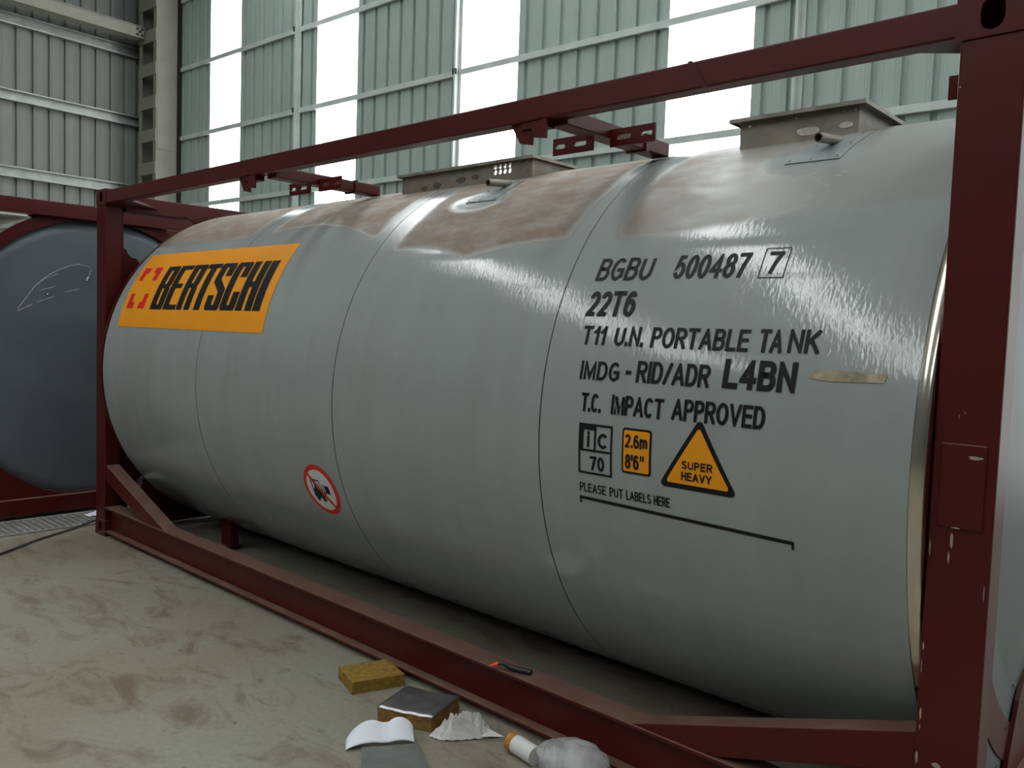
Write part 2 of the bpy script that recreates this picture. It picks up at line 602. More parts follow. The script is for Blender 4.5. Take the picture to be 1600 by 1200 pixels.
cur = S0
for s in [-7.9, -2.2, 3.4, 9.0]:
    for na, nb in ((0.0, RID), (RID, N0)):
        slope('roof_sheet', MROOF, cur, s, na, nb)
        slope('rooflight', MDAYR, s, s + 0.85, na, nb)
    cur = s + 0.85
for na, nb in ((0.0, RID), (RID, N0)):
    slope('roof_sheet', MROOF, cur, S1, na, nb)

# corner column: two channels joined by batten plates
colr = empty('steel_column', (0, 0, 0))
hall(colr)
tag(colr, 'tall cream battened steel column in the corner of the hall', 'column')
c0, c1, na, nb = -12.70, -12.0, -0.52, -0.09
for (a, b_, nm) in ((c1 - 0.12, c1, 1), (c0, c0 + 0.10, -1)):
    m = MB()
    if nm == 1:
        m.box(c1 - 0.012, c1, na, nb, 0, EAVE)
        m.box(c1 - 0.12, c1 - 0.012, na, na + 0.014, 0, EAVE)
        m.box(c1 - 0.12, c1 - 0.012, nb - 0.014, nb, 0, EAVE)
    else:
        m.box(c0, c0 + 0.012, na, nb, 0, EAVE)
        m.box(c0 + 0.012, c0 + 0.12, na, na + 0.014, 0, EAVE)
        m.box(c0 + 0.012, c0 + 0.12, nb - 0.014, nb, 0, EAVE)
    m.build('channel', MCREAM, colr)
bat0 = None
for i in range(13):
    z = 0.75 + i * 0.642
    if bat0 is None:
        bat0 = MB().box(c0 + 0.01, c1 - 0.005, na - 0.014, na, -0.12, 0.12).build('batten_plate', MCREAM, colr)
        q = bat0
    else:
        q = copy_obj(bat0, colr)
    q.location = (0, 0, z + 0.03)
for i in range(13):
    q = MB().box(c0 + 0.01, c1 - 0.013, nb - 0.03, nb - 0.016, 0.3 + i * .642, 0.86 + i * .642).build('inner_plate', simple('dark_brown_plate', (0.13, 0.105, 0.09), 0.8) if i == 0 else bpy.data.materials['dark_brown_plate'], colr)  # plain dark brown plates behind the batten openings
MB().box(c1, c1 + 0.012, na + 0.02, nb - 0.02, 5.0, 6.7).build('splice_plate', MCREAM, colr, bevel=0.002)
dk = MB().box(c1 - 0.02, c1 + 0.05, nb, -0.03, 0.3, EAVE).build('gap_shade_strip', MGAP, colr)  # near-black strip stands in for the shade in the gap beside the column

beam = MB()
beam.box(-12.64, -12.40, -9.0, -0.56, 7.16, 7.175)
beam.box(-12.64, -12.40, -9.0, -0.56, 7.375, 7.39)
beam.box(-12.43, -12.42, -9.0, -0.56, 7.175, 7.375)
bo = hall(beam.build('steel_beam', MCREAM))
tag(bo, 'cream steel beam bolted to the corner column high at the upper left', 'beam')
for (n, z) in ((-.60, 7.22), (-.60, 7.33), (-.70, 7.22), (-.70, 7.33), (-.65, 7.28)):
    MB().tube([(-12.42, n, z), (-12.395, n, z)], 0.018, 8).build('bolt', MGAP, bo)

# ------------------------------------------------------------------ tank container
LL, HH, WW = 6.058, 2.591, 2.438


def arc_(cx_, cy_, rx, ry, d0, d1, n=12):
    return [(cx_ + rx * cos(radians(d0 + (d1 - d0) * i / n)), cy_ + ry * sin(radians(d0 + (d1 - d0) * i / n))) for i in range(n + 1)]


def glyphs():
    """centre-line strokes of plain sans capitals and figures: char -> (width, strokes)"""
    st = [(0, 0), (0, 1)]
    up = [(0, 1), (.55, 1)] + arc_(.55, .745, .45, .255, 90, -90)[1:] + [(0, .49)]
    G = {}
    G['A'] = (.66, [[(0, 0), (.5, 1), (1, 0)], [(.17, .30), (.83, .30)]])
    G['B'] = (.56, [st, [(0, 1), (.55, 1)] + arc_(.55, .765, .40, .235, 90, -90)[1:] + [(0, .53)], [(0, .53), (.58, .53)] + arc_(.58, .265, .42, .265, 90, -90)[1:] + [(0, 0)]])
    G['C'] = (.60, [arc_(.5, .5, .5, .5, 42, 318, 24)])
    G['D'] = (.58, [st, [(0, 1), (.45, 1)] + arc_(.45, .5, .55, .5, 90, -90, 18)[1:] + [(0, 0)]])
    G['E'] = (.50, [[(1, 1), (0, 1), (0, 0), (1, 0)], [(0, .52), (.92, .52)]])
    G['G'] = (.62, [arc_(.5, .5, .5, .5, 45, 335, 24), [(.97, .14), (.97, .46), (.55, .46)]])
    G['H'] = (.56, [st, [(1, 0), (1, 1)], [(0, .53), (1, .53)]])
    G['I'] = (0.0, [st])
    G['K'] = (.58, [st, [(0, .36), (.95, 1)], [(.34, .60), (1, 0)]])
    G['L'] = (.47, [[(0, 1), (0, 0), (1, 0)]])
    G['M'] = (.70, [[(0, 0), (0, 1), (.5, .06), (1, 1), (1, 0)]])
    G['N'] = (.57, [[(0, 0), (0, 1), (1, 0), (1, 1)]])
    G['O'] = (.66, [arc_(.5, .5, .5, .5, 0, 360, 32)])
    G['P'] = (.53, [st, up])
    G['R'] = (.57, [st, up, [(.50, .49), (.98, 0)]])
    G['S'] = (.54, [arc_(.5, .755, .47, .245, 18, 270, 18) + arc_(.5, .255, .5, .255, 90, -160, 18)[1:]])
    G['T'] = (.58, [[(0, 1), (1, 1)], [(.5, 0), (.5, 1)]])
    G['U'] = (.57, [[(0, 1), (0, .34)] + arc_(.5, .34, .5, .34, 180, 360, 16)[1:] + [(1, 1)]])
    G['V'] = (.64, [[(0, 1), (.5, 0), (1, 1)]])
    G['Y'] = (.64, [[(0, 1), (.5, .45), (1, 1)], [(.5, .45), (.5, 0)]])
    G['0'] = (.47, [arc_(.5, .5, .5, .5, 0, 360, 32)])
    G['1'] = (.26, [[(1, 0), (1, 1)], [(0, .72), (.55, .80), (1, 1)]])
    G['2'] = (.47, [arc_(.5, .72, .48, .28, 170, -25, 14) + [(.62, .36), (0, 0), (1, 0)]])
    G['4'] = (.52, [[(.74, 0), (.74, 1), (0, .27), (1, .27)]])
    G['5'] = (.47, [[(.92, 1), (.22, 1), (.08, .52)] + arc_(.5, .32, .5, .32, 125, -160, 18)])
    G['6'] = (.47, [arc_(.5, .31, .5, .31, 0, 360, 26), arc_(.5, .5, .5, .5, 42, 190, 14)])
    G['7'] = (.47, [[(0, 1), (1, 1), (.62, .52), (.36, 0)]])
    G['8'] = (.47, [arc_(.5, .77, .43, .23, 0, 360, 24), arc_(.5, .27, .5, .27, 0, 360, 24)])
    G['m'] = (.72, [[(0, 0), (0, .70)], [(0, .46)] + arc_(.25, .46, .25, .24, 180, 0, 8) + [(.5, 0)], [(.5, .46)] + arc_(.75, .46, .25, .24, 180, 0, 8) + [(1, 0)]])
    G['i'] = (0.0, [[(0, 0), (0, .66)], [(0, .93), (0, 1)]])
    G['.'] = (0.0, [[(0, -.02), (0, .06)]])
    G["'"] = (0.0, [[(0, .72), (0, 1)]])
    G['"'] = (.34, [[(0, .72), (0, 1)], [(1, .72), (1, 1)]])
    G['-'] = (.30, [[(0, .38), (1, .38)]])
    G['/'] = (.36, [[(0, 0), (1, 1)]])
    return G


GLYPHS = glyphs()


def clip_box(pts, x0, x1, a0, a1):
    for (i, lim, sg) in ((0, x0, 1), (0, x1, -1), (1, a0, 1), (1, a1, -1)):
        out = []
        for p, q in zip(pts, pts[1:] + pts[:1]):
            dp, dq = sg * (p[i] - lim), sg * (q[i] - lim)
            if dp >= 0: out.append(p)
            if (dp > 0 > dq) or (dp < 0 < dq):
                k = dp / (dp - dq)
                out.append((p[0] + k * (q[0] - p[0]), p[1] + k * (q[1] - p[1])))
        pts = out
        if len(pts) < 3: return []
    return pts


def stroke(pts, t, cap):
    """constant-width band round a polyline, mitred, as convex quads"""
    P_ = [Vector(p) for p in pts]
    closed = (P_[0] - P_[-1]).length < 1e-7
    n = len(P_)
    dirs = [(P_[i + 1] - P_[i]).normalized() for i in range(n - 1)]
    L_, R_ = [], []
    for i in range(n):
        if closed:
            d0, d1 = dirs[i - 1] if i else dirs[-1], dirs[i % (n - 1)]
        else:
            d0, d1 = dirs[max(0, i - 1)], dirs[min(n - 2, i)]
        n0, n1 = Vector((-d0.y, d0.x)), Vector((-d1.y, d1.x))
        m = n0 + n1
        if m.length < 0.35:
            m = n1.copy()
        m.normalize()
        k = (t / 2) / max(0.30, m.dot(n1))
        p = P_[i].copy()
        if not closed and i == 0: p -= d1 * cap
        if not closed and i == n - 1: p += d0 * cap
        L_.append(p + m * k)
        R_.append(p - m * k)
    return [[tuple(L_[i]), tuple(R_[i]), tuple(R_[i + 1]), tuple(L_[i + 1])] for i in range(n - 1)]


def text_shapes(body, x0, x1, a0, a1, tf):
    """strokes of a word fitted to the box x0..x1, a0..a1; tf = stroke width / letter height"""
    H_ = a1 - a0
    t = tf * H_
    gap = 0.13
    items, x = [], 0.0
    for ch in body:
        w_, sts = GLYPHS[ch]
        items.append((x, w_, sts))
        x += w_ * (1 - tf) / 0.83 + tf + gap
    tot_ = x - gap - tf                     # centre line to centre line
    last = items[-1]
    tot_ = last[0] + last[1]
    sx_ = (x1 - x0 - t) / tot_ if tot_ > 0 else 0
    out = []
    for (gx, w_, sts) in items:
        for s_ in sts:
            c = [(x0 + t / 2 + (gx + p[0] * w_) * sx_, a0 + t / 2 + p[1] * (H_ - t)) for p in s_]
            for q in stroke(c, t, t * 0.5 if len(s_) <= 6 else 0.0):
                lo_x = x0 + (gx * sx_) - t * .02
                q = clip_box(q, x0 + gx * sx_, x0 + t + (gx + w_) * sx_, a0, a1)
                if len(q) > 2: out.append(poly(q))
    return out


def fit(v, x0, x1, a0, a1):
    xs = [p[0] for p in v]
    ys = [p[1] for p in v]
    w_, h_ = max(xs) - min(xs) or 1, max(ys) - min(ys) or 1
    return [(x0 + (p[0] - min(xs)) / w_ * (x1 - x0), a0 + (p[1] - min(ys)) / h_ * (a1 - a0)) for p in v]


def wrap(name, shapes, mat, parent, off, skew=0.0, label=None, origin=(0, 0, 0)):
    """flat outline shapes in (x, arc) laid on the cladding; shapes = list of (verts, faces)"""
    me = bpy.data.meshes.new(name)
    vs, fs = [], []
    for v, f in shapes:
        b = len(vs)
        vs += [(p[0], p[1], 0) for p in v]
        fs += [tuple(i + b for i in q) for q in f]
    me.from_pydata(vs, [], fs)
    bm = bmesh.new()
    bm.from_mesh(me)
    a0 = min(p[1] for p in vs)
    a1 = max(p[1] for p in vs)
    step = 0.03
    k = a0 + step
    while k < a1:
        bmesh.ops.bisect_plane(bm, geom=bm.verts[:] + bm.edges[:] + bm.faces[:], plane_co=(0, k, 0), plane_no=(0, 1, 0), dist=1e-6)
        k += step
    R = TR + off
    am = (a0 + a1) / 2
    for q in bm.verts:
        x, a = q.co.x, q.co.y
        t = a / TR
        q.co = (x + skew * (a - 0.63) - origin[0], TYC - R * cos(t) - origin[1], TZC + R * sin(t) - origin[2])
    bm.normal_update()
    for fc in bm.faces:
        c = fc.calc_center_median()
        if fc.normal.dot(Vector((0, c.y - (TYC - origin[1]), c.z - (TZC - origin[2])))) < 0:
            fc.normal_flip()
    bm.to_mesh(me)
    bm.free()
    me.materials.append(mat)
    o = bpy.data.objects.new(name, me)
    COL.objects.link(o)
    o.parent = parent
    if label:
        o['label'] = label
    return o


def rect(x0, x1, a0, a1):
    return ([(x0, a0), (x1, a0), (x1, a1), (x0, a1)], [(0, 1, 2, 3)])


def poly(pts):
    return (list(pts), [tuple(range(len(pts)))])


def rrect(x0, x1, a0, a1, r, n=5):
    p = []
    for cx_, cy_, t0 in ((x1 - r, a1 - r, 0), (x0 + r, a1 - r, pi / 2), (x0 + r, a0 + r, pi), (x1 - r, a0 + r, 1.5 * pi)):
        p += [(cx_ + r * cos(t0 + pi / 2 * i / n), cy_ + r * sin(t0 + pi / 2 * i / n)) for i in range(n + 1)]
    return poly(p)


def disc(x, a, r, n=40):
    return poly([(x + r * cos(2 * pi * i / n), a + r * sin(2 * pi * i / n)) for i in range(n)])


def rtri(pts, r, n=6):
    """triangle with rounded corners"""
    out = []
    for i in range(3):
        p0, p1, p2 = (Vector(pts[i - 1]), Vector(pts[i]), Vector(pts[(i + 1) % 3]))
        d0, d2 = (p0 - p1).normalized(), (p2 - p1).normalized()
        half = d0.angle(d2) / 2
        tlen = r / tan(half)
        c = p1 + (d0 + d2).normalized() * (r / sin(half))
        a = p1 + d0 * tlen - c
        b = p1 + d2 * tlen - c
        ta, tb = atan2(a.y, a.x), atan2(b.y, b.x)
        while tb - ta > pi: tb -= 2 * pi
        while tb - ta < -pi: tb += 2 * pi
        out += [(c.x + r * cos(ta + (tb - ta) * k / n), c.y + r * sin(ta + (tb - ta) * k / n)) for k in range(n + 1)]
    return poly(out)


def casting(root, o, sx, sy, top):
    """corner casting with oval holes; sx,sy = +-1 side of the container"""
    x0, x1 = (0, 0.178) if sx < 0 else (LL - 0.178, LL)
    y0, y1 = (0, 0.162) if sy < 0 else (WW - 0.162, WW)
    z0, z1 = (HH - 0.118, HH) if top else (0.0, 0.118)
    t = 0.016
    m = MB(o)
    cx_, cz_ = (x0 + x1) / 2, (z0 + z1) / 2
    cy_ = (y0 + y1) / 2
    if sy < 0:
        m.plate_hole((cx_, cz_), 0.089, 0.059, 0.030, 0.043, 'y', y0, y0 + t)
        m.box(x0, x1, y1 - t, y1, z0, z1)
    else:
        m.plate_hole((cx_, cz_), 0.089, 0.059, 0.030, 0.043, 'y', y1 - t, y1)
        m.box(x0, x1, y0, y0 + t, z0, z1)
    ya, yb = y0 + t, y1 - t
    if sx < 0:
        m.plate_hole((cy_, cz_), (yb - ya) / 2, 0.059, 0.036, 0.046, 'x', x0, x0 + t)
        m.box(x1 - t, x1, ya, yb, z0, z1)
    else:
        m.plate_hole((cy_, cz_), (yb - ya) / 2, 0.059, 0.036, 0.046, 'x', x1 - t, x1)
        m.box(x0, x0 + t, ya, yb, z0, z1)
    m.box(x0 + t, x1 - t, ya, yb, z0, z0 + t)
    m.box(x0 + t, x1 - t, ya, yb, z1 - t, z1)
    return m.build('corner_casting', MRED, root)


def mir(y0, y1, sy):
    return (y0, y1) if sy < 0 else (WW - y1, WW - y0)


def make_frame(root, o, ring_in, ring_out, yc, zc, tie=0.036):
    """posts, castings, rails, braces, end beams and end rings of one container"""
    for sx in (-1, 1):
        for sy in (-1, 1):
            x0, x1 = (0.003, 0.165) if sx < 0 else (LL - 0.165, LL - 0.003)
            y0, y1 = mir(0.003, 0.118, sy)
            p = MB(o).box(x0, x1, y0, y1, 0.118, HH - 0.118).build('corner_post', MRED, root, bevel=0.006)
            for top in (0, 1):
                casting(root, o, sx, sy, top)
            # inner web of the post, and gusset plate towards the ring
            gx0, gx1 = (0.09, 0.102) if sx < 0 else (LL - 0.102, LL - 0.09)
            gz = [(0.118, 0.10), (0.20, 0.10), (0.20, 0.30), (0.30, 0.42), (0.33, 0.60), (0.33, 1.95), (0.29, 2.06), (0.255, 2.105), (0.225, 2.105), (0.195, 2.13), (0.185, 2.16), (0.16, 2.175), (0.16, 2.48), (0.118, 2.48)]
            if sy > 0:
                gz = [(WW - a, z) for a, z in gz]
            if not (sx > 0 and sy < 0):
                MB(o).prism(gz, 'x', gx0, gx1).build('gusset_plate', MRED, root)
            # diagonal brace from the post to the bottom rail
            ya, yb = mir(0.012, 0.11, sy)
            br = [(0.150, 0.545), (0.150, 0.425), (0.82, 0.215), (1.16, 0.215)]
            if sx > 0:
                br = [(LL - a, z) for a, z in br]
            MB(o).prism(br, 'y', ya, yb).build('diagonal_brace', MRED, root, bevel=0.004)
            # plan gusset under the end beam
            pg = [(0.13, 0.07), (0.46, 0.07), (0.13, 0.42)] if sx < 0 else [(0.13, 0.07), (0.30, 0.07), (0.13, 0.20)]
            if sx > 0: pg = [(LL - a, b_) for a, b_ in pg]
            if sy > 0: pg = [(a, WW - b_) for a, b_ in pg]
            MB(o).prism(pg, 'z', 2.485, 2.500).build('corner_plate', MRED, root)
        # end beams
        x0, x1 = (0.012, 0.13) if sx < 0 else (LL - 0.13, LL - 0.012)
        MB(o).box(x0, x1, 0.162, WW - 0.162, 2.445, 2.565).build('end_beam', MRED, root, bevel=0.006)
        MB(o).box(x0, x1, 0.162, WW - 0.162, 0.03, 0.165).build('end_sill', MRED, root, bevel=0.006)
        # ring and its top and bottom plates
        xr = 0.165 if sx < 0 else LL - 0.105
        MB(o).lathe_x([(xr, ring_in), (xr + 0.035, ring_in), (xr + 0.035, ring_out), (xr, ring_out)], yc, zc, 96).build('end_ring', MRED, root, smooth='auto')
        tp = [(yc - 0.60, 2.46), (yc + 0.60, 2.46), (yc + 0.50, 2.405), (yc + 0.34, 2.40), (yc - 0.34, 2.40), (yc - 0.50, 2.405)]
        MB(o).prism(tp, 'x', xr - 0.02, xr + 0.0).build('ring_tie_plate', MRED, root)
        bp = [(yc + ring_in * cos(radians(t)), max(zc + ring_in * sin(radians(t)), 0.175)) for t in range(-146, -33, 4)]
        bp += [(yc + 0.98, 0.15), (yc - 0.98, 0.15)]
        MB(o).prism(bp, 'x', xr + tie, xr + tie + 0.010).build('ring_tie_plate', MRED, root)
    for sy in (-1, 1):
        ya, yb = mir(0.0, 0.075, sy)
        MB(o).box(0.165, LL - 0.165, ya + 0.002, yb, 2.483, 2.577).build('top_rail', MRED, root, bevel=0.006)
        r_ = MB(o)
        ya, yb = mir(0.0, 0.12, sy)
        r_.box(0.165, LL - 0.165, ya, yb, 0.2106, 0.2236)
        r_.box(0.165, LL - 0.165, ya, yb, 0.030, 0.043)
        wa, wb = mir(0.05, 0.060, sy)
        r_.box(0.165, LL - 0.165, wa, wb, 0.043, 0.2106)
        r_.build('bottom_rail', MRED, root, bevel=0.002)


O1 = (3.029, 1.219, 0.0)
T1 = empty('tank_container', O1)
tag(T1, 'large grey tank container in an oxide red frame with an orange logo decal', 'tank container')
make_frame(T1, O1, 1.02, 1.15, TYC, TZC, -0.012)
# the far ring stands just outside the cladding, on the inner side of the posts
MB(O1).lathe_x([(0.205, 1.02), (0.232, 1.02), (0.232, 1.258), (0.205, 1.258)], TYC, TZC, 128).build('collar_ring', MRED, T1, smooth='auto')

MCLAD = cladding_mat(O1)
edges = [TXL] + list(SEAMS) + [TXR]
for i in range(4):
    xa = edges[i] + (0.003 if i else 0)
    xb = edges[i + 1] - (0.003 if i < 3 else 0)
    pr = [(xa, TR), (xa + (xb - xa) / 3, TR), (xa + 2 * (xb - xa) / 3, TR), (xb, TR), (xb, TR - 0.005), (xa, TR - 0.005)]
    MB(O1).lathe_x(pr, TYC, TZC, 192).build('cladding_panel', MCLAD, T1, smooth='auto')
for s in SEAMS:
    MB(O1).lathe_x([(s - 0.0022, TR - 0.004), (s - 0.0022, TR + 0.0004), (s + 0.0022, TR + 0.0004), (s + 0.0022, TR - 0.004)], TYC, TZC, 192).build('seam_strip', MRUB, T1, smooth='auto')
MB(O1).lathe_x([(0.29, TR - 0.03), (5.80, TR - 0.03)], TYC, TZC, 128, closed=False).build('insulation_layer', MGAP, T1, smooth=True)
MB(O1).lathe_x([(5.70, TR - 0.0055), (5.852, TR - 0.0055), (5.882, TR - 0.0075), (5.888, TR - 0.012), (5.889, 1.19)], TYC, TZC, 160, closed=False).build('steel_collar', MSTEEL, T1, smooth=True)


def dome(o, root, x_edge, dirn, r, bulge, yc, zc, mat, lab):
    pr = [(x_edge - dirn * 0.05, r)]
    for i in range(13):
        k = 1 - i / 12
        pr.append((x_edge + dirn * bulge * (1 - k * k), max(0.001, r * k)))
    d = MB(o).lathe_x(pr, yc, zc, 96, closed=False).build('end_dome', mat, root, smooth=True)
    d['label'] = lab
    return d


dome(O1, T1, 5.955, 1, 1.13, 0.075, TYC, TZC, MDENT, 'grey insulated end dome')
dome(O1, T1, 0.16, -1, 1.10, 0.075, TYC, TZC, MDENT, 'grey insulated end dome')
MB(O1).lathe_x([(5.965, 1.04), (5.972, 1.04), (5.972, 1.17), (5.965, 1.17)], TYC, TZC, 96).build('dome_flange', MDENT, T1, smooth='auto')
MB(O1).prism([(0.64, 0.10), (0.70, 0.25), (0.80, 0.42), (0.92, 0.53), (1.50, 0.53), (1.80, 0.10)], 'x', 5.985, 6.0).build('saddle_plate', MRED, T1)
MB(O1).prism([(0.60, 0.165), (0.86, 0.53), (1.56, 0.53), (1.82, 0.165)], 'x', 0.058, 0.073).build('saddle_plate', MRED, T1)
cov = [(0.110, 0.13), (0.60, 0.13), (0.66, 0.22), (0.74, 0.36), (0.86, 0.50), (1.0, 0.60), (0.70, 0.72), (0.40, 1.0), (0.110, 1.30)]
MB(O1).prism(cov, 'x', 5.974, 5.982).build('end_cover', MDENT, T1)
for (yy, zz) in ((0.56, 0.16), (0.60, 0.25), (0.675, 0.36), (0.78, 0.48), (0.90, 0.57)):
    MB(O1).tube([(5.981, yy, zz), (5.988, yy, zz)], 0.008, 8).build('rivet', MSTEEL, T1)
# saddles below the tank
for sy in (-1, 1):
    ya, yb = mir(0.50, 0.56, sy)
    MB(O1).box(1.0, 1.14, ya, yb, 0.03, 0.24).build('saddle_leg', MRED, T1)
# plate welded on the near post
MB(O1).box(5.915, 6.03, -0.004, 0.004, 1.145, 1.38).build('post_plate', MRED, T1, bevel=0.004)
MCHIP = simple('bare_worn_paint', (0.36, 0.27, 0.25), 0.7, var=0.4, scale=40)
for (cx_, cz_, w_, h_) in ((5.901, .795, .006, .030), (5.899, .735, .003, .050), (5.905, .60, .008, .045), (5.905, .56, .005, .02), (5.902, .47, .010, .05), (5.955, .465, .030, .022),
                           (6.000, 1.345, .050, .013), (5.955, 1.11, .012, .05), (5.950, 1.06, .006, .04), (5.901, 1.08, .005, .05), (6.043, .98, .003, .06), (5.90, 2.35, .012, .005), (5.965, 1.147, .030, .004)):
    pts = [(cx_ + w_ / 2 * (0.7 + 0.5 * noise.noise((i * 1.9, cz_ * 13, 1))) * cos(2 * pi * i / 10), cz_ + h_ / 2 * (0.8 + 0.4 * noise.noise((i * 2.3, cz_ * 9, 4))) * sin(2 * pi * i / 10)) for i in range(10)]
    pf_ = -0.0045 if 1.145 < cz_ < 1.38 and cx_ > 5.915 else 0.0025
    MB(O1).prism(pts, 'y', pf_, pf_ + 0.003).build('paint_chip', MCHIP, T1)
# weld beads on the near part of the top rail
MB(O1).prism([(5.045, 2.577), (5.062, 2.577), (5.125, 2.483), (5.108, 2.483)], 'y', -0.005, 0.003).build('weld_bead', MRED, T1)

# cross members carrying the walkway, with slotted plates
for xc in (2.33, 4.43):
    for sy in (-1, 1):
        ya, yb = mir(0.06, 0.80, sy)
        c = MB(O1).box(xc - 0.045, xc + 0.045, ya, yb, 2.462, 2.525).build('cross_member', MRED, T1, bevel=0.005)
        ys, ye = mir(0.345, 0.353, sy)
        for sg in (-1, 1):
            pl = MB(O1)
            x_in, x_out = (xc + sg * 0.045, xc + sg * 0.265)
            xa, xb = min(x_in, x_out), max(x_in, x_out)
            pl.plate_hole((xc + sg * 0.115, 2.46), 0.07, 0.036, 0.034, 0.010, 'y', ys, ye)
            pl.plate_hole((xc + sg * 0.225, 2.46), 0.04, 0.036, 0.028, 0.010, 'y', ys, ye)
            pl.build('slotted_plate', MRED, c)
        c2 = MB(O1)
        ya, yb = mir(0.60, 0.62, sy)
        c2.box(xc - 0.055, xc + 0.055, ya, yb, 2.455, 2.53)
        c2.build('stop_plate', MRED, c)
cn = MB(O1)
cn.plate_hole((5.86, 2.435), 0.075, 0.036, 0.030, 0.010, 'y', 0.30, 0.308)
cn.build('slotted_plate', MRED, T1)
# folded lifting brackets under the front rail
for xb in (2.05, 4.215):
    m = MB(O1)
    m.prism([(xb, 2.483), (xb + 0.05, 2.405), (xb + 0.115, 2.392), (xb + 0.115, 2.483)], 'y', 0.020, 0.030)
    m.prism([(xb + 0.12, 2.475), (xb + 0.14, 2.415), (xb + 0.205, 2.405), (xb + 0.205, 2.483)], 'y', 0.000, 0.010)
    m.box(xb + 0.06, xb + 0.19, 0.01, 0.07, 2.455, 2.483)
    m.build('rail_bracket', MRED, T1)

# ---- spill boxes on the crown
def spill_box(x0, x1, zt, ov, holes, smears, lab):
    yf, yb_ = 0.745, 1.675
    t = 0.012
    zb = 2.36
    root = MB(O1)
    root.box(x0, x0 + t, yf + t, yb_ - t, zb, zt)
    root.box(x1 - t, x1, yf + t, yb_ - t, zb, zt)
    root.box(x0, x1, yb_ - t, yb_, zb, zt)
    if holes:
        hx0, hx1, hz0, hz1 = holes
        root.box(x0, hx0, yf, yf + t, zb, zt)
        root.box(hx1, x1, yf, yf + t, zb, zt)
        root.box(hx0, hx1, yf, yf + t, zb, hz0)
        root.box(hx0, hx1, yf, yf + t, hz1, zt)
        dx, dz = (hx1 - hx0) / 4, (hz1 - hz0) / 2
        for i in range(4):
            for j in range(2):
                root.plate_hole((hx0 + (i + .5) * dx, hz0 + (j + .5) * dz), dx / 2, dz / 2, 0.0135, 0.0136, 'y', yf, yf + t, 16)
    else:
        root.box(x0, x1, yf, yf + t, zb, zt)
    b = root.build('spill_box', MBOX, T1)
    b['label'] = lab
    f = MB(O1)
    f.box(x0 - ov, x1 + ov, yf - ov, yf + 0.02, zt, zt + 0.004)
    f.box(x0 - ov, x1 + ov, yb_ - 0.02, yb_ + ov, zt, zt + 0.004)
    f.box(x0 - ov, x0 + 0.02, yf + 0.02, yb_ - 0.02, zt, zt + 0.004)
    f.box(x1 - 0.02, x1 + ov, yf + 0.02, yb_ - 0.02, zt, zt + 0.004)
    f.box(x0 - ov, x1 + ov, yf - ov - 0.003, yf - ov, zt - 0.010, zt + 0.006)
    f.box(x0 - ov, x1 + ov, yb_ + ov, yb_ + ov + 0.003, zt - 0.010, zt + 0.006)
    f.box(x1 + ov, x1 + ov + 0.003, yf - ov - 0.003, yb_ + ov + 0.003, zt - 0.010, zt + 0.006)
    f.box(x0 - ov - 0.003, x0 - ov, yf - ov - 0.003, yb_ + ov + 0.003, zt - 0.010, zt + 0.006)
    f.build('rim_flange', MBOX, b)
    for (xr, zr) in smears[0]:
        MB(O1).tube([(xr, yf + 0.001, zr), (xr, yf - 0.005, zr)], 0.006, 8).build('rivet', MSTEEL, b)
    for (xr, zr, rw, rh, mt) in smears[1]:
        pts = [(xr + rw * (1 + 0.25 * noise.noise((i * 1.3, xr * 9, 0))) * cos(2 * pi * i / 14), zr + rh * (1 + 0.3 * noise.noise((i * 1.7, xr * 7, 2))) * sin(2 * pi * i / 14)) for i in range(14)]
        MB(O1).prism(pts, 'y', yf - 0.002, yf + 0.001).build('sealant_smear', mt, b)
    return b


MSEAL = simple('dark_sealant', (0.085, 0.075, 0.055), 0.9, var=0.3, scale=30)
MPUTTY = simple('white_putty', (0.52, 0.50, 0.44), 0.9, var=0.4, scale=40)
spill_box(2.655, 3.690, 2.545, 0.022, (3.405, 3.545, 2.478, 2.536),
          ([(3.60, 2.525), (3.655, 2.525), (3.66, 2.485), (2.70, 2.52)],
           [(2.85, 2.458, .028, .014, MSEAL), (2.965, 2.466, .034, .017, MSEAL), (3.16, 2.478, .038, .017, MSEAL), (3.275, 2.482, .030, .013, MSEAL)]),
          'long grey spill box with a block of eight holes')
spill_box(4.855, 5.348, 2.556, 0.032, None,
          ([(4.90, 2.53), (5.10, 2.538), (5.29, 2.538), (5.335, 2.536)],
           [(5.15, 2.478, .05, .017, MPUTTY), (5.30, 2.482, .028, .013, MPUTTY)]),
          'short grey spill box with white putty marks')

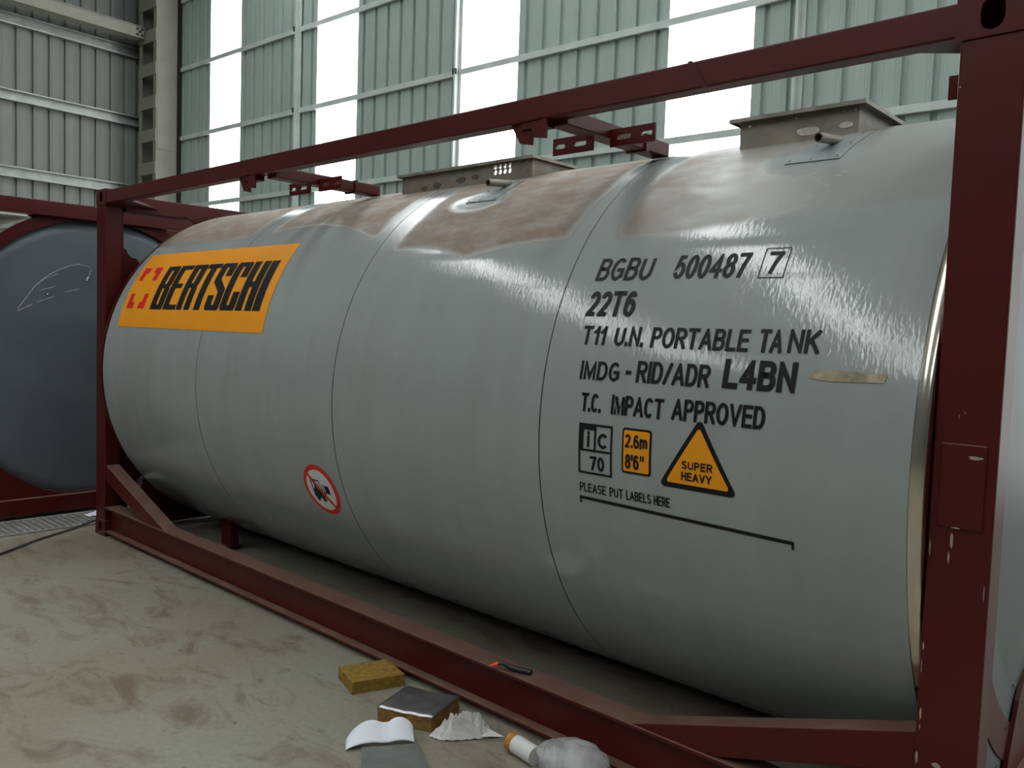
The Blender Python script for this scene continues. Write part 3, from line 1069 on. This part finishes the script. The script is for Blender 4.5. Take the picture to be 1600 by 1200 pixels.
# drain patches and pipes
for (x0, x1, a0, a1, px) in ((3.50, 3.712, 1.185, 1.42, 3.645), (5.185, 5.390, 1.207, 1.52, 5.31)):
    n = 8
    pm = MB(O1)
    vs, fs = [], []
    for k in range(n + 1):
        t = (a0 + (a1 - a0) * k / n) / TR
        for x in (x0 + (a1 - a0) * 0.12 * (k / n), x1 + (0.0 if px < 4 else 0.03 * k / n)):
            for rr in (TR + 0.0045, TR - 0.001):
                vs.append((x, TYC - rr * cos(t), TZC + rr * sin(t)))
    for k in range(n):
        b = k * 4
        fs += [(b, b + 2, b + 6, b + 4), (b, b + 4, b + 5, b + 1), (b + 2, b + 3, b + 7, b + 6)]
    fs += [(0, 1, 3, 2), (n * 4, n * 4 + 2, n * 4 + 3, n * 4 + 1)]
    pm.add(vs, fs)
    pa = pm.build('drain_patch', simple('patch_sheet', (0.24, 0.27, 0.275), 0.14, var=0.06) if px < 4 else bpy.data.materials['patch_sheet'], T1, smooth='auto')
    for (fx, fa) in ((.06, .06), (.45, .06), (.93, .06), (.95, .45), (.96, .85), (.3, .5)):
        t = (a0 + (a1 - a0) * fa) / TR
        xr = x0 + (x1 - x0) * fx
        c = Vector((xr, TYC - (TR + .004) * cos(t), TZC + (TR + .004) * sin(t)))
        nr = Vector((0, -cos(t), sin(t)))
        MB(O1).tube([c, c + nr * 0.004], 0.005, 8).build('rivet', MSTEEL, pa)
    dp = MB(O1)
    ya, yb_ = (0.47, 0.68)
    za, zb = (2.376, 2.402) if px < 4 else (2.381, 2.408)
    r_o, r_i = 0.018, 0.0135
    ring = []
    ax = Vector((0, yb_ - ya, zb - za)).normalized()
    uu = Vector((1, 0, 0))
    vv = ax.cross(uu)
    A, B_ = Vector((px, ya, za)), Vector((px, yb_, zb))
    vs, fs, n = [], [], 16
    for (c, r) in ((B_, r_o), (A, r_o), (A, r_i), (B_, r_i)):
        vs += [c + r * (cos(2 * pi * k / n) * uu + sin(2 * pi * k / n) * vv) for k in range(n)]
    for i in range(3):
        fs += [(i * n + k, i * n + (k + 1) % n, (i + 1) * n + (k + 1) % n, (i + 1) * n + k) for k in range(n)]
    dp.add(vs, fs)
    dp.build('drain_pipe', MBOX, T1, smooth='auto')

# ---- decals and lettering
def word(body, x0, x1, a0, a1, bold=0.17, mat=MBLACK, off=0.0022, parent=None, lab=None, name='lettering', skew=0.0):
    if body == '-':
        return wrap(name, [rect(x0, x1, a0, a1)], mat, parent or T1, off, skew, lab, O1)
    return wrap(name, text_shapes(body, x0, x1, a0, a1, bold), mat, parent or T1, off, skew, lab, O1)


for (b_, x0, x1, a0, a1, bd, lb) in [
    ('BGBU', 4.620, 4.870, .609, .711, .145, 'black letters BGBU'),
    ('500487', 4.962, 5.250, .611, .712, .145, 'black digits 500487'),
    ('7', 5.314, 5.364, .624, .712, .15, 'black digit 7 in a thin box'),
    ('22T6', 4.627, 4.846, .458, .562, .175, 'bold black 22T6'),
    ('T11', 4.641, 4.748, .345, .419, .165, None), ('U.N.', 4.789, 4.917, .345, .420, .165, None),
    ('PORTABLE', 4.947, 5.322, .344, .420, .165, 'black word PORTABLE'), ('TA', 5.355, 5.437, .344, .423, .165, None), ('NK', 5.454, 5.556, .347, .425, .165, None),
    ('IMDG', 4.662, 4.841, .213, .283, .165, None), ('-', 4.866, 4.890, .242, .256, .165, None), ('RID/ADR', 4.913, 5.204, .216, .294, .165, None),
    ('L4BN', 5.251, 5.500, .220, .318, .20, 'large bold black L4BN'),
    ('T.C.', 4.684, 4.777, .094, .163, .165, None), ('IMPACT', 4.822, 5.042, .095, .166, .165, None), ('APPROVED', 5.075, 5.414, .099, .172, .165, None),
    ('PLEASE', 4.687, 4.808, -.208, -.173, .14, None), ('PUT', 4.824, 4.884, -.208, -.173, .14, None), ('LABELS', 4.897, 5.003, -.208, -.173, .14, None), ('HERE', 5.014, 5.080, -.208, -.173, .14, None)]:
    word(b_, x0, x1, a0, a1, bd, lab=lb)
th_ = 0.0022


def frame_lines(x0, x1, a0, a1, t):
    return [rect(x0, x1, a1 - t, a1), rect(x0, x1, a0, a0 + t), rect(x0, x0 + t, a0 + t, a1 - t), rect(x1 - t, x1, a0 + t, a1 - t)]


wrap('check_digit_box', frame_lines(5.294, 5.384, .607, .728, 0.003), MBLACK, T1, th_, origin=O1)
# ic 70 mark
wrap('intermodal_mark', frame_lines(4.684, 4.837, -.137, .051, 0.008) + [rect(4.692, 4.829, -.052, -.044)] + [rect(4.692, 4.706, -.044, .043), rect(4.706, 4.764, .028, .043), rect(4.755, 4.764, -.044, .028)],
     MBLACK, T1, th_, label='black outlined mark reading ic 70', origin=O1)
word('i', 4.7235, 4.7365, -.036, .022, .18)
word('C', 4.772, 4.820, -.036, .020, .20)
word('70', 4.737, 4.803, -.121, -.068, .19)
# height sign
hs = wrap('height_decal', [rrect(4.880, 5.004, -.110, .053, .012)], MBLACK, T1, 0.0016, label='orange height decal reading 2.6m 8 ft 6', origin=O1)
wrap('decal_face', [rrect(4.888, 4.996, -.102, .045, .007)], MORANGE, hs, 0.0030, origin=O1)
word('2.6m', 4.894, 4.989, -.017, .031, .17, off=.0046, parent=hs)
word("8'6", 4.896, 4.956, -.092, -.040, .17, off=.0046, parent=hs)
for qx in (4.960, 4.970):
    wrap('lettering', [rect(qx, qx + .006, -.060, -.040)], MBLACK, hs, .0046, origin=O1)
# super heavy triangle
sh = wrap('super_heavy_decal', [rtri([(5.187, .115), (5.035, -.133), (5.335, -.133)], .014)], MBLACK, T1, 0.0016, label='orange triangle decal reading SUPER HEAVY', origin=O1)
wrap('decal_face', [rtri([(5.187, .083), (5.064, -.115), (5.308, -.115)], .008)], MORANGE, sh, 0.0030, origin=O1)
word('SUPER', 5.128, 5.244, -.062, -.034, .19, off=.0046, parent=sh)
word('HEAVY', 5.127, 5.242, -.101, -.072, .19, off=.0046, parent=sh)
# label bracket
wrap('label_bracket', [([(4.684, -.238), (5.522, -.253), (5.522, -.241), (4.684, -.226)], [(0, 1, 2, 3)]), rect(4.684, 4.692, -.254, -.230), rect(5.514, 5.522, -.268, -.245)], MBLACK, T1, th_, label='long black bracket line', origin=O1)
# old tape
wrap('tape_strip', [poly([(5.537, .272), (5.60, .265), (5.757, .270), (5.768, .296), (5.72, .297), (5.60, .300), (5.548, .295)])], MTAPE, T1, th_, label='strip of old beige tape', origin=O1)
# forklift prohibition decal
fx_, fa_ = 2.898, -.507
fk = wrap('no_forklift_decal', [disc(fx_, fa_, .150)], MREDV, T1, 0.0016, label='round red and white no forklift decal', origin=O1)
wrap('decal_face', [disc(fx_, fa_, .122)], MWHITEV, fk, 0.0030, origin=O1)
def rot2(pts, c, t):
    return [(c[0] + (p[0] - c[0]) * cos(t) - (p[1] - c[1]) * sin(t), c[1] + (p[0] - c[0]) * sin(t) + (p[1] - c[1]) * cos(t)) for p in pts]
fl = []
fl += [poly([(fx_ - .075, fa_ - .050), (fx_ + .018, fa_ - .050), (fx_ + .018, fa_ - .015), (fx_ - .020, fa_ + .004), (fx_ - .075, fa_ + .004)])]
fl += [rect(fx_ - .075, fx_ - .068, fa_ + .004, fa_ + .062), rect(fx_ - .068, fx_ + .004, fa_ + .055, fa_ + .062), poly([(fx_ - .003, fa_ + .055), (fx_ + .004, fa_ + .055), (fx_ + .018, fa_ - .015), (fx_ + .011, fa_ - .015)])]
fl += [poly([(fx_ - .055, fa_ + .004), (fx_ - .030, fa_ + .004), (fx_ - .018, fa_ + .018), (fx_ - .030, fa_ + .036), (fx_ - .050, fa_ + .036)]), disc(fx_ - .040, fa_ + .044, .009, 14)]
fl += [disc(fx_ - .050, fa_ - .056, .015, 18), disc(fx_ + .004, fa_ - .056, .015, 18)]
fl += [rect(fx_ + .026, fx_ + .033, fa_ - .055, fa_ + .045), rect(fx_ + .033, fx_ + .085, fa_ - .012, fa_ - .006), rect(fx_ + .043, fx_ + .080, fa_ - .004, fa_ + .036)]
wrap('forklift_symbol', fl, MBLACK, fk, 0.0046, origin=O1)
wrap('red_bar', [poly(rot2([(fx_ - .130, fa_ - .0085), (fx_ + .130, fa_ - .0085), (fx_ + .130, fa_ + .0085), (fx_ - .130, fa_ + .0085)], (fx_, fa_), radians(-45)))], MREDV, fk, 0.0060, origin=O1)

# orange logo decal
SK = -0.125
lg = wrap('logo_decal', [rect(.392, 2.345, .325, .940)], MORANGE, T1, 0.0022, SK, 'orange rectangular logo decal reading BERTSCHI', O1)
# red cornered square emblem
ex0, ex1, ea0, ea1 = .458, .742, .462, .800
def corner(px, pa, sx, sa):
    w1, h1, t1, t2 = .105, .115, .048, .062
    pts = [(0, 0), (w1, 0), (w1, t1), (t2, t1), (t2, h1), (0, h1)]
    return poly([(px + sx * a, pa + sa * b_) for a, b_ in pts])
for cc in ((ex0, ea0, 1, 1), (ex1, ea0, -1, 1), (ex0, ea1, 1, -1), (ex1, ea1, -1, -1)):
    wrap('emblem_corner', [corner(*cc)], MREDV, lg, 0.0036, SK, 'red corner of the square emblem', O1)


def heavy_letters(s):
    """condensed heavy capitals, each a list of convex pieces in a unit-high box"""
    A = 0.42   # stem width as a share of the letter width
    T = 0.105  # bar height
    c = 0.07
    L = {}
    def stem(x0, x1, y0=0.0, y1=1.0): return [(x0, y0), (x1, y0), (x1, y1), (x0, y1)]
    L['B'] = [stem(0, A), stem(A, 1 - c, 0, T), stem(A, 1 - c, 1 - T, 1), stem(A, 1 - 2 * c, .46, .46 + T),
              [(1 - A, T), (1 - c, 0), (1, c), (1, .44), (1 - c, .5), (1 - A, .46)], [(1 - A, .56), (1 - c, .5), (1, .57), (1, 1 - c), (1 - c, 1), (1 - A, 1 - T)]]
    L['E'] = [stem(0, A), stem(A, 1, 0, T), stem(A, 1, 1 - T, 1), stem(A, .86, .46, .46 + T)]
    L['R'] = [stem(0, A), stem(A, 1 - c, 1 - T, 1), stem(A, 1 - 2 * c, .46, .46 + T),
              [(1 - A, .56), (1 - c, .5), (1, .57), (1, 1 - c), (1 - c, 1), (1 - A, 1 - T)], [(1 - A, 0), (1, 0), (1, .44), (1 - c, .5), (1 - A, .47)]]
    L['T'] = [stem(.5 - A / 2 - .03, .5 + A / 2 + .03), stem(-.04, 1.04, 1 - T, 1)]
    L['S'] = [[(0, c), (c, 0), (1 - c, 0), (1, c), (1, T), (0, T)], [(0, T), (A, T), (A, .30), (0, .30)], [(1 - A, T), (1, T), (1, .42), (1 - A, .36)],
              [(1 - A, .36), (1, .42), (A, .64), (0, .58)], [(0, .58), (A, .64), (A, 1 - T), (0, 1 - T)], [(1 - A, .70), (1, .70), (1, 1 - T), (1 - A, 1 - T)],
              [(0, 1 - T), (1, 1 - T), (1, 1 - c), (1 - c, 1), (c, 1), (0, 1 - c)]]
    L['C'] = [[(0, c), (c, 0), (1 - c, 0), (1, c), (1, T), (0, T)], stem(0, A, T, 1 - T), stem(1 - A, 1, T, .36), stem(1 - A, 1, .66, 1 - T), [(0, 1 - T), (1, 1 - T), (1, 1 - c), (1 - c, 1), (c, 1), (0, 1 - c)]]
    L['H'] = [stem(0, A), stem(1 - A, 1), stem(A, 1 - A, .45, .45 + T * 1.1)]
    L['I'] = [stem(0, 1)]
    wd = {'I': .46, 'T': .92}
    out, x = [], 0.0
    for ch in s:
        w_ = wd.get(ch, 1.0)
        out.append((ch, [[(x + p[0] * w_, p[1]) for p in pc] for pc in L[ch]]))
        x += w_ + .06
    tot = x - .06
    return out, tot


lets, tot = heavy_letters('BERTSCHI')
bx0, bx1, ba0, ba1 = .838, 2.262, .456, .802
for ch, pcs in lets:
    shp = [poly([(bx0 + p[0] / tot * (bx1 - bx0), ba0 + p[1] * (ba1 - ba0)) for p in pc]) for pc in pcs]
    wrap('letter', shp, MBLACK, lg, 0.0036, SK, origin=O1)

# ------------------------------------------------------------------ neighbouring container, seen end on at the left
O2 = (-0.75 - 3.029, 0.37, 0.0)
T2 = empty('tank_container', O2)
tag(T2, 'second tank container behind at the left, plain grey end facing the camera', 'tank container')
SH = (O2[0] - 3.029, O2[1] - 1.219)


class ShiftMB(MB):
    pass


_make_o = (3.029, 1.219, 0.0)
make_frame(T2, _make_o, 1.165, 1.255, 1.219, 1.29)
MCLAD2 = simple('dusty_cladding', (0.42, 0.37, 0.30), 0.6, var=0.15, scale=1.5)
MB(_make_o).lathe_x([(0.28, 1.20), (5.86, 1.20), (5.86, 1.19), (0.28, 1.19)], 1.219, 1.29, 128).build('cladding_panel', MCLAD2, T2, smooth='auto')
d2 = dome(_make_o, T2, 5.955, 1, 1.172, 0.06, 1.219, 1.29, MDENT, 'plain grey end dome')
dome(_make_o, T2, 0.16, -1, 1.172, 0.06, 1.219, 1.29, MDENT, 'plain grey end dome')
MB(_make_o).box(2.0, 5.3, 0.55, 0.95, 2.50, 2.535).build('walkway', MGIRT, T2)
# thin white curved strokes on the end dome
MSTROKE = simple('dull_white', (0.55, 0.57, 0.58), 0.9, var=0.5, scale=60)
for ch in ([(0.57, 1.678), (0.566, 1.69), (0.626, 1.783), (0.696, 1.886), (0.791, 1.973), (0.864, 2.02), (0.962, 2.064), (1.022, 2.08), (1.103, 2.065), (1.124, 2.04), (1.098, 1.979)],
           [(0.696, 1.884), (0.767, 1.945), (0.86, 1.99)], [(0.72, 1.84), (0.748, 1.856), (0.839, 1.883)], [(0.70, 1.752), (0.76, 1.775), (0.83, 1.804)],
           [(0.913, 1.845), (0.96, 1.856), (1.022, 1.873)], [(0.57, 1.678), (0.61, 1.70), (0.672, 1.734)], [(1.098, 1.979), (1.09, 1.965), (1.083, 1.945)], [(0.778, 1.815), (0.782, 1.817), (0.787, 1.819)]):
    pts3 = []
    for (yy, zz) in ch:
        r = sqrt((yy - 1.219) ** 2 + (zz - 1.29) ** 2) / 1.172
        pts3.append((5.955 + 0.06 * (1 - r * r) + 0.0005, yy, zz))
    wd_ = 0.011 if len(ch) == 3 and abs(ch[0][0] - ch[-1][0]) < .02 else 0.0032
    MB(_make_o).tube(pts3, [wd_ * (0.6 + 0.5 * abs(noise.noise((i * 1.7, ch[0][1] * 5, 0)))) for i in range(len(pts3))], 6).build('white_stroke', MSTROKE, d2)

# ------------------------------------------------------------------ floor things
def wool_block(name, corners, h, mat, seed, sag=0.0):
    """soft slab with ragged sides on a four-cornered footprint"""
    nx, ny, nz = 14, 12, 5
    A, B_, C_, D_ = [Vector((c[0], c[1], 0)) for c in corners]
    o = (A + B_ + C_ + D_) / 4
    vs, idx = [], {}
    def P(i, j, k):
        key = (i, j, k)
        if key in idx: return idx[key]
        u_, v_, w_ = i / nx, j / ny, k / nz
        p = (A * (1 - u_) + B_ * u_) * (1 - v_) + (D_ * (1 - u_) + C_ * u_) * v_
        z = h * w_
        e = Vector((noise.noise((u_ * 7 + seed, v_ * 7, w_ * 9)), noise.noise((u_ * 7, v_ * 7 + seed, w_ * 9 + 5)), 0)) * 0.006
        onside = i in (0, nx) or j in (0, ny)
        if onside: p = p + e
        if k == nz: z += 0.004 * noise.noise((u_ * 5 + seed, v_ * 5, 3)) - sag * (1 - (2 * u_ - 1) ** 2) * 0.5 + sag * v_ * .4
        if k == nz and onside: z -= 0.004
        idx[key] = len(vs)
        vs.append((p.x, p.y, z))
        return idx[key]
    fs = []
    for i in range(nx):
        for j in range(ny):
            for k in (0, nz):
                fs.append((P(i, j, k), P(i + 1, j, k), P(i + 1, j + 1, k), P(i, j + 1, k)))
    for k in range(nz):
        for i in range(nx):
            for j in (0, ny):
                fs.append((P(i, j, k), P(i + 1, j, k), P(i + 1, j, k + 1), P(i, j, k + 1)))
        for j in range(ny):
            for i in (0, nx):
                fs.append((P(i, j, k), P(i, j + 1, k), P(i, j + 1, k + 1), P(i, j, k + 1)))
    ob = MB((o.x, o.y, 0)).add(vs, fs).build(name, mat, None, smooth='auto')
    ob.location = (o.x, o.y, 0)
    return ob, P, vs, idx, (nx, ny, nz)


MWOOL = simple('mineral_wool', (0.26, 0.155, 0.022), 0.95, var=0.4, scale=35, bmp=0.6)
MWOOL2 = simple('brown_mineral_wool', (0.25, 0.135, 0.035), 0.95, var=0.45, scale=35, bmp=0.6)
MFOIL = simple('dull_foil', (0.42, 0.41, 0.43), 0.30, metal=0.85, var=0.35, scale=9, bmp=0.2)
b1, *_ = wool_block('insulation_block', [(3.450, -.225), (3.640, -.285), (3.725, -.055), (3.535, .0)], 0.060, MWOOL, 1.0)
tag(b1, 'plain yellow mineral wool block lying against the bottom rail', 'insulation block', 'insulation blocks on the floor')
b2, P2, vs2, idx2, dims = wool_block('insulation_block', [(3.915, -.360), (4.145, -.262), (4.085, -.050), (3.855, -.148)], 0.066, MWOOL2, 4.0, sag=0.010)
tag(b2, 'brown insulation block faced with silver foil beside the crumpled tissue', 'insulation block', 'insulation blocks on the floor')
nx, ny, nz = dims
fm = MB((b2.location.x, b2.location.y, 0))
fv, ff = [], []
for j in range(ny + 1):
    for i in range(nx + 1):
        q = Vector(vs2[idx2[(i, j, nz)]])
        c = Vector((b2.location.x, b2.location.y, q.z))
        q2 = c + (q - c) * 1.03
        edge_l = i in (0, nx) or j in (0, ny)
        fv.append((q2.x, q2.y, q.z + 0.0025 + (0.003 * noise.noise((i, j, 2)) if edge_l else 0.002 * noise.noise((i * .9, j * .9, 0)))))
for j in range(ny):
    for i in range(nx):
        a = j * (nx + 1) + i
        ff.append((a, a + 1, a + nx + 2, a + nx + 1))
fo = fm.add(fv, ff).build('foil_facing', MFOIL, b2, smooth=True)
sm = fo.modifiers.new('thick', 'SOLIDIFY')
sm.thickness = 0.0012

# curled white paper
MPAPER = simple('white_paper', (0.72, 0.74, 0.80), 0.75, var=0.04)
pm = MB((4.1, -.49, 0))
NU, NV = 40, 10
pv, pf = [], []
A, B_ = Vector((4.010, -.590, 0)), Vector((4.165, -.372, 0))
ax = (B_ - A).normalized()
nrm = Vector((-ax.y, ax.x, 0))
for i in range(NU + 1):
    u_ = i / NU
    # two humps: a long low one, then a short one
    hgt = 0.086 * sin(pi * min(1, u_ / 0.72)) ** 0.75 if u_ < 0.62 else 0
    h1 = 0.082 * max(0, sin(pi * u_ / 0.74)) ** 0.7 if u_ < 0.74 else 0
    h2 = 0.088 * max(0, sin(pi * (u_ - 0.50) / 0.56)) ** 0.55 if u_ > 0.5 and u_ < 1.06 else 0
    hgt = max(h1, h2)
    if 0.45 < u_ < 0.85: hgt = max(hgt, 0.070)
    for j in range(NV + 1):
        v_ = j / NV
        p = A + ax * (B_ - A).length * u_ + nrm * (-0.025 + 0.07 * v_)
        pv.append((p.x, p.y, 0.004 + hgt * (0.30 + 0.70 * v_)))
for i in range(NU):
    for j in range(NV):
        a = i * (NV + 1) + j
        pf.append((a, a + 1, a + NV + 2, a + NV + 1))
po = pm.add(pv, pf).build('paper_sheet', MPAPER, None, smooth=True)
po.location = (4.1, -.49, 0)
tag(po, 'curled white paper sheet arching behind the grey metal offcut', 'paper')
s_ = po.modifiers.new('thick', 'SOLIDIFY'); s_.thickness = 0.0006

# grey sheet metal offcut
mo = MB((4.25, -.55, 0))
q0, q1 = Vector((4.072, -.560, 0)), Vector((4.200, -.378, 0))
ux = (q1 - q0).normalized(); vx = Vector((ux.y, -ux.x, 0))
Lg = (q1 - q0).length
pts = [q0, q1, q1 + vx * 0.30 + ux * 0.03, q0 + vx * 0.30 - ux * .01]
zs = [0.012, 0.014, 0.006, 0.004]
vs = [(p.x, p.y, z) for p, z in zip(pts, zs)] + [(p.x, p.y, z + 0.0035) for p, z in zip(pts, zs)]
mo.add(vs, [(0, 3, 2, 1), (4, 5, 6, 7), (0, 1, 5, 4), (1, 2, 6, 5), (2, 3, 7, 6), (3, 0, 4, 7)])
fa = [q0 - vx * .002, q1 - vx * .002]
mo.add([(p.x, p.y, 0.0) for p in fa] + [(p.x, p.y, 0.016) for p in fa] + [(p.x + vx.x * .003, p.y + vx.y * .003, 0.0) for p in fa] + [(p.x + vx.x * .003, p.y + vx.y * .003, 0.016) for p in fa],
       [(0, 1, 3, 2), (4, 6, 7, 5), (0, 4, 5, 1), (2, 3, 7, 6), (0, 2, 6, 4), (1, 5, 7, 3)])
mob = mo.build('metal_offcut', simple('dull_sheet_metal', (0.165, 0.18, 0.168), 0.5, metal=0.3, var=0.25, scale=14), None)
mob.location = (4.25, -.55, 0)
tag(mob, 'grey sheet metal offcut lying in front of the curled paper', 'metal sheet')

# crumpled tissue
MTISS = simple('white_tissue', (0.66, 0.645, 0.61), 0.9, var=0.12, scale=20, bmp=0.15)
tm = MB((4.27, -.18, 0))
N = 44
tv, tf = [], []
outl = [(0, .86), (.35, .72), (.8, .85), (1.15, .78), (1.6, 1.0), (2.2, .85), (2.7, 1.0), (3.2, .95), (3.9, 1.05), (4.4, .9), (5.0, 1.0), (5.6, .8), (6.283, .86)]
def orad(t):
    for (a, ra), (b_, rb) in zip(outl, outl[1:]):
        if a <= t <= b_: return ra + (rb - ra) * (t - a) / (b_ - a)
    return .9
for j in range(16):
    for i in range(N):
        t = 2 * pi * i / N
        rr = (j / 15) * orad(t)
        k = 0.5 + 0.5 * noise.noise((rr * 3.2 * cos(t) + 4, rr * 3.2 * sin(t), 1.5))
        rid = abs(noise.noise((rr * 4.5 * cos(t) + 1, rr * 4.5 * sin(t) + 8, 4.2)))
        z = 0.003 + (0.070 * k + 0.060 * (1 - 2.6 * rid)) * (1 - (j / 15) ** 2.6) + (0.010 * abs(noise.noise((i * .5, 3, 1))) if j == 15 else 0)
        px = 4.262 + rr * 0.085 * cos(t) + rr * 0.045 * sin(t)
        py = -.180 + rr * 0.105 * sin(t) + rr * 0.05 * cos(t)
        tv.append((px, py, max(0.002, z)))
for j in range(15):
    for i in range(N):
        i2 = (i + 1) % N
        tf.append((j * N + i, j * N + i2, (j + 1) * N + i2, (j + 1) * N + i))
# a flat corner flap pointing right
b0 = len(tv)
tv += [(4.300, -.110, .030), (4.325, -.160, .014), (4.378, -.075, .003), (4.320, -.085, .012)]
tf += [(b0, b0 + 1, b0 + 2, b0 + 3)]
to = tm.add(tv, tf).build('tissue', MTISS, None)
to.location = (4.27, -.18, 0)
tag(to, 'crumpled white tissue on the floor beside the foil faced block', 'tissue')

# clear plastic bag, and the labelled roll next to it
MPLAS, nt, bb = new_mat('clear_plastic_film')
bb.inputs['Base Color'].default_value = (0.62, 0.62, 0.64, 1)
bb.inputs['Roughness'].default_value = 0.22
wn = noise_node(nt, 5, 4, 0.6, vec=coords(nt), dist=1.0)
wr = ramp(nt, wn.outputs['Fac'], [(0.3, 0.25), (0.7, 0.62)])
nt.links.new(wr.outputs['Color'], bb.inputs['Alpha'])
bump(nt, bb, wn.outputs['Fac'], 0.35, 0.008)
bc = Vector((4.765, -.120, 0.060))
bgm = MB((bc.x, bc.y, 0))
bv, bf = [], []
NI, NJ = 40, 24
for j in range(NJ + 1):
    ph = -pi / 2 + pi * j / NJ
    for i in range(NI):
        t = 2 * pi * i / NI
        d = Vector((cos(t) * cos(ph), sin(t) * cos(ph), sin(ph)))
        f_ = 1 + 0.14 * noise.noise(d * 1.5 + Vector((3, 1, 0))) + 0.20 * (0.35 - abs(noise.noise(d * 2.3 + Vector((0, 5, 2)))))
        p = Vector((d.x * .135, d.y * .088, d.z * .078)) * f_
        p = Vector((p.x * cos(.5) - p.y * sin(.5), p.x * sin(.5) + p.y * cos(.5), p.z))
        bv.append((bc.x + p.x, bc.y + p.y, max(0.002, bc.z + p.z)))
for j in range(NJ):
    for i in range(NI):
        i2 = (i + 1) % NI
        bf.append((j * NI + i, j * NI + i2, (j + 1) * NI + i2, (j + 1) * NI + i))
bgo = bgm.add(bv, bf).build('plastic_bag', MPLAS, None, smooth=True)
bgo.location = (bc.x, bc.y, 0)
tag(bgo, 'crumpled clear plastic bag against the bottom rail at the lower edge', 'plastic bag')

rl = empty('tape_roll', (4.50, -.135, 0))
tag(rl, 'pale roll with an orange end band poking out of the plastic bag', 'roll')
a_, b_ = Vector((4.465, -.130, .037)), Vector((4.610, -.150, .037))
oo = (4.50, -.135, 0)
MB(oo).tube([a_ + (b_ - a_) * .22, b_], 0.0365, 18).build('roll_body', MWHITEV, rl, smooth='auto')
MB(oo).tube([a_, a_ + (b_ - a_) * .22], 0.037, 18).build('orange_band', simple('faded_orange', (0.48, 0.20, 0.035), 0.6, var=0.3, scale=20), rl, smooth='auto')

# bent gas lighter on the rail
li = empty('gas_lighter', (4.31, .03, .2236))
tag(li, 'black gas lighter with an orange tip resting on the bottom rail', 'lighter')
oo = (4.31, .03, .2236)
MB(oo).tube([(4.228, -.020, .236), (4.246, -.004, .244), (4.258, .006, .250)], [.003, .0075, .0085], 10).build('tip', simple('bright_orange_plastic', (0.75, 0.09, 0.02), 0.4), li, smooth='auto')
MB(oo).tube([(4.256, .004, .249), (4.275, .018, .252), (4.300, .030, .240)], [.008, .009, .010], 10).build('neck', MRUB, li, smooth='auto')
MB(oo).tube([(4.296, .028, .241), (4.340, .045, .2365), (4.392, .062, .2355)], [.0105, .012, .012], 12).build('handle', MRUB, li, smooth='auto')

# floor cable
cb = []
key = [Vector(p) for p in ((1.0, -1.75, .009), (.62, -1.18, .009), (.253, -.719, .009), (.12, -.55, .009), (.0, -.40, .009), (-.17, -.12, .009), (-.30, .10, .021), (-.45, .35, .021), (-.70, .75, .021))]
for i in range(len(key) - 1):
    p0, p1, p2, p3 = key[max(0, i - 1)], key[i], key[i + 1], key[min(len(key) - 1, i + 2)]
    for k in range(6):
        t = k / 6
        cb.append(0.5 * ((2 * p1) + (-p0 + p2) * t + (2 * p0 - 5 * p1 + 4 * p2 - p3) * t * t + (-p0 + 3 * p1 - 3 * p2 + p3) * t ** 3))
co = MB((0, -.4, 0)).tube(cb, 0.0085, 8).build('floor_cable', MRUB, None, smooth='auto')
co.location = (0, -.4, 0)
tag(co, 'thin black cable trailing over the floor at the left', 'cable')

# drain grating in the floor
gr = empty('drain_grating', (-.48, -.3, 0))
tag(gr, 'galvanised drain grating strip in the floor before the second container', 'grating')
oo = (-.48, -.3, 0)
MB(oo).box(-.715, -.265, -1.75, 1.25, 0.0005, 0.002).build('pit_shade_plate', MGAP, gr)  # flat black plate painted as the shade of a pit below the bars
MGR = simple('dull_galvanised', (0.30, 0.295, 0.27), 0.6, metal=0.2, var=0.3, scale=8)
gm = MB(oo)
x = -.70
while x < -.28:
    gm.box(x, x + .020, -1.75, 1.25, .0025, .012)
    x += .058
y = -1.75
while y < 1.25:
    gm.box(-.70, -.28, y, y + .016, .003, .0115)
    y += .050
go = gm.build('bar_lattice', MGR, gr)
go['kind'] = 'stuff'
fr = MB(oo)
fr.box(-.725, -.70, -1.75, 1.25, .001, .013)
fr.box(-.28, -.255, -1.75, 1.25, .001, .013)
fr.build('edge_frame', MGR, gr)

# white scrap behind the far post
sm_ = MB((-.56, .22, 0))
sv, sf = [], []
for i in range(9):
    for j in range(7):
        sv.append((-.61 + i * .014 + .008 * noise.noise((i, j, 0)), .14 + j * .022, 0.013 + max(0.0, .05 * sin(pi * i / 8) * (j / 6) + .012 * noise.noise((i * .8, j * .8, 2)))))
for i in range(8):
    for j in range(6):
        a = i * 7 + j
        sf.append((a, a + 1, a + 8, a + 7))
so = sm_.add(sv, sf).build('paper_scrap', MPAPER, None, smooth=True)
so.location = (-.56, .22, 0)
tag(so, 'small white paper scrap on the grating beside the far post', 'paper')
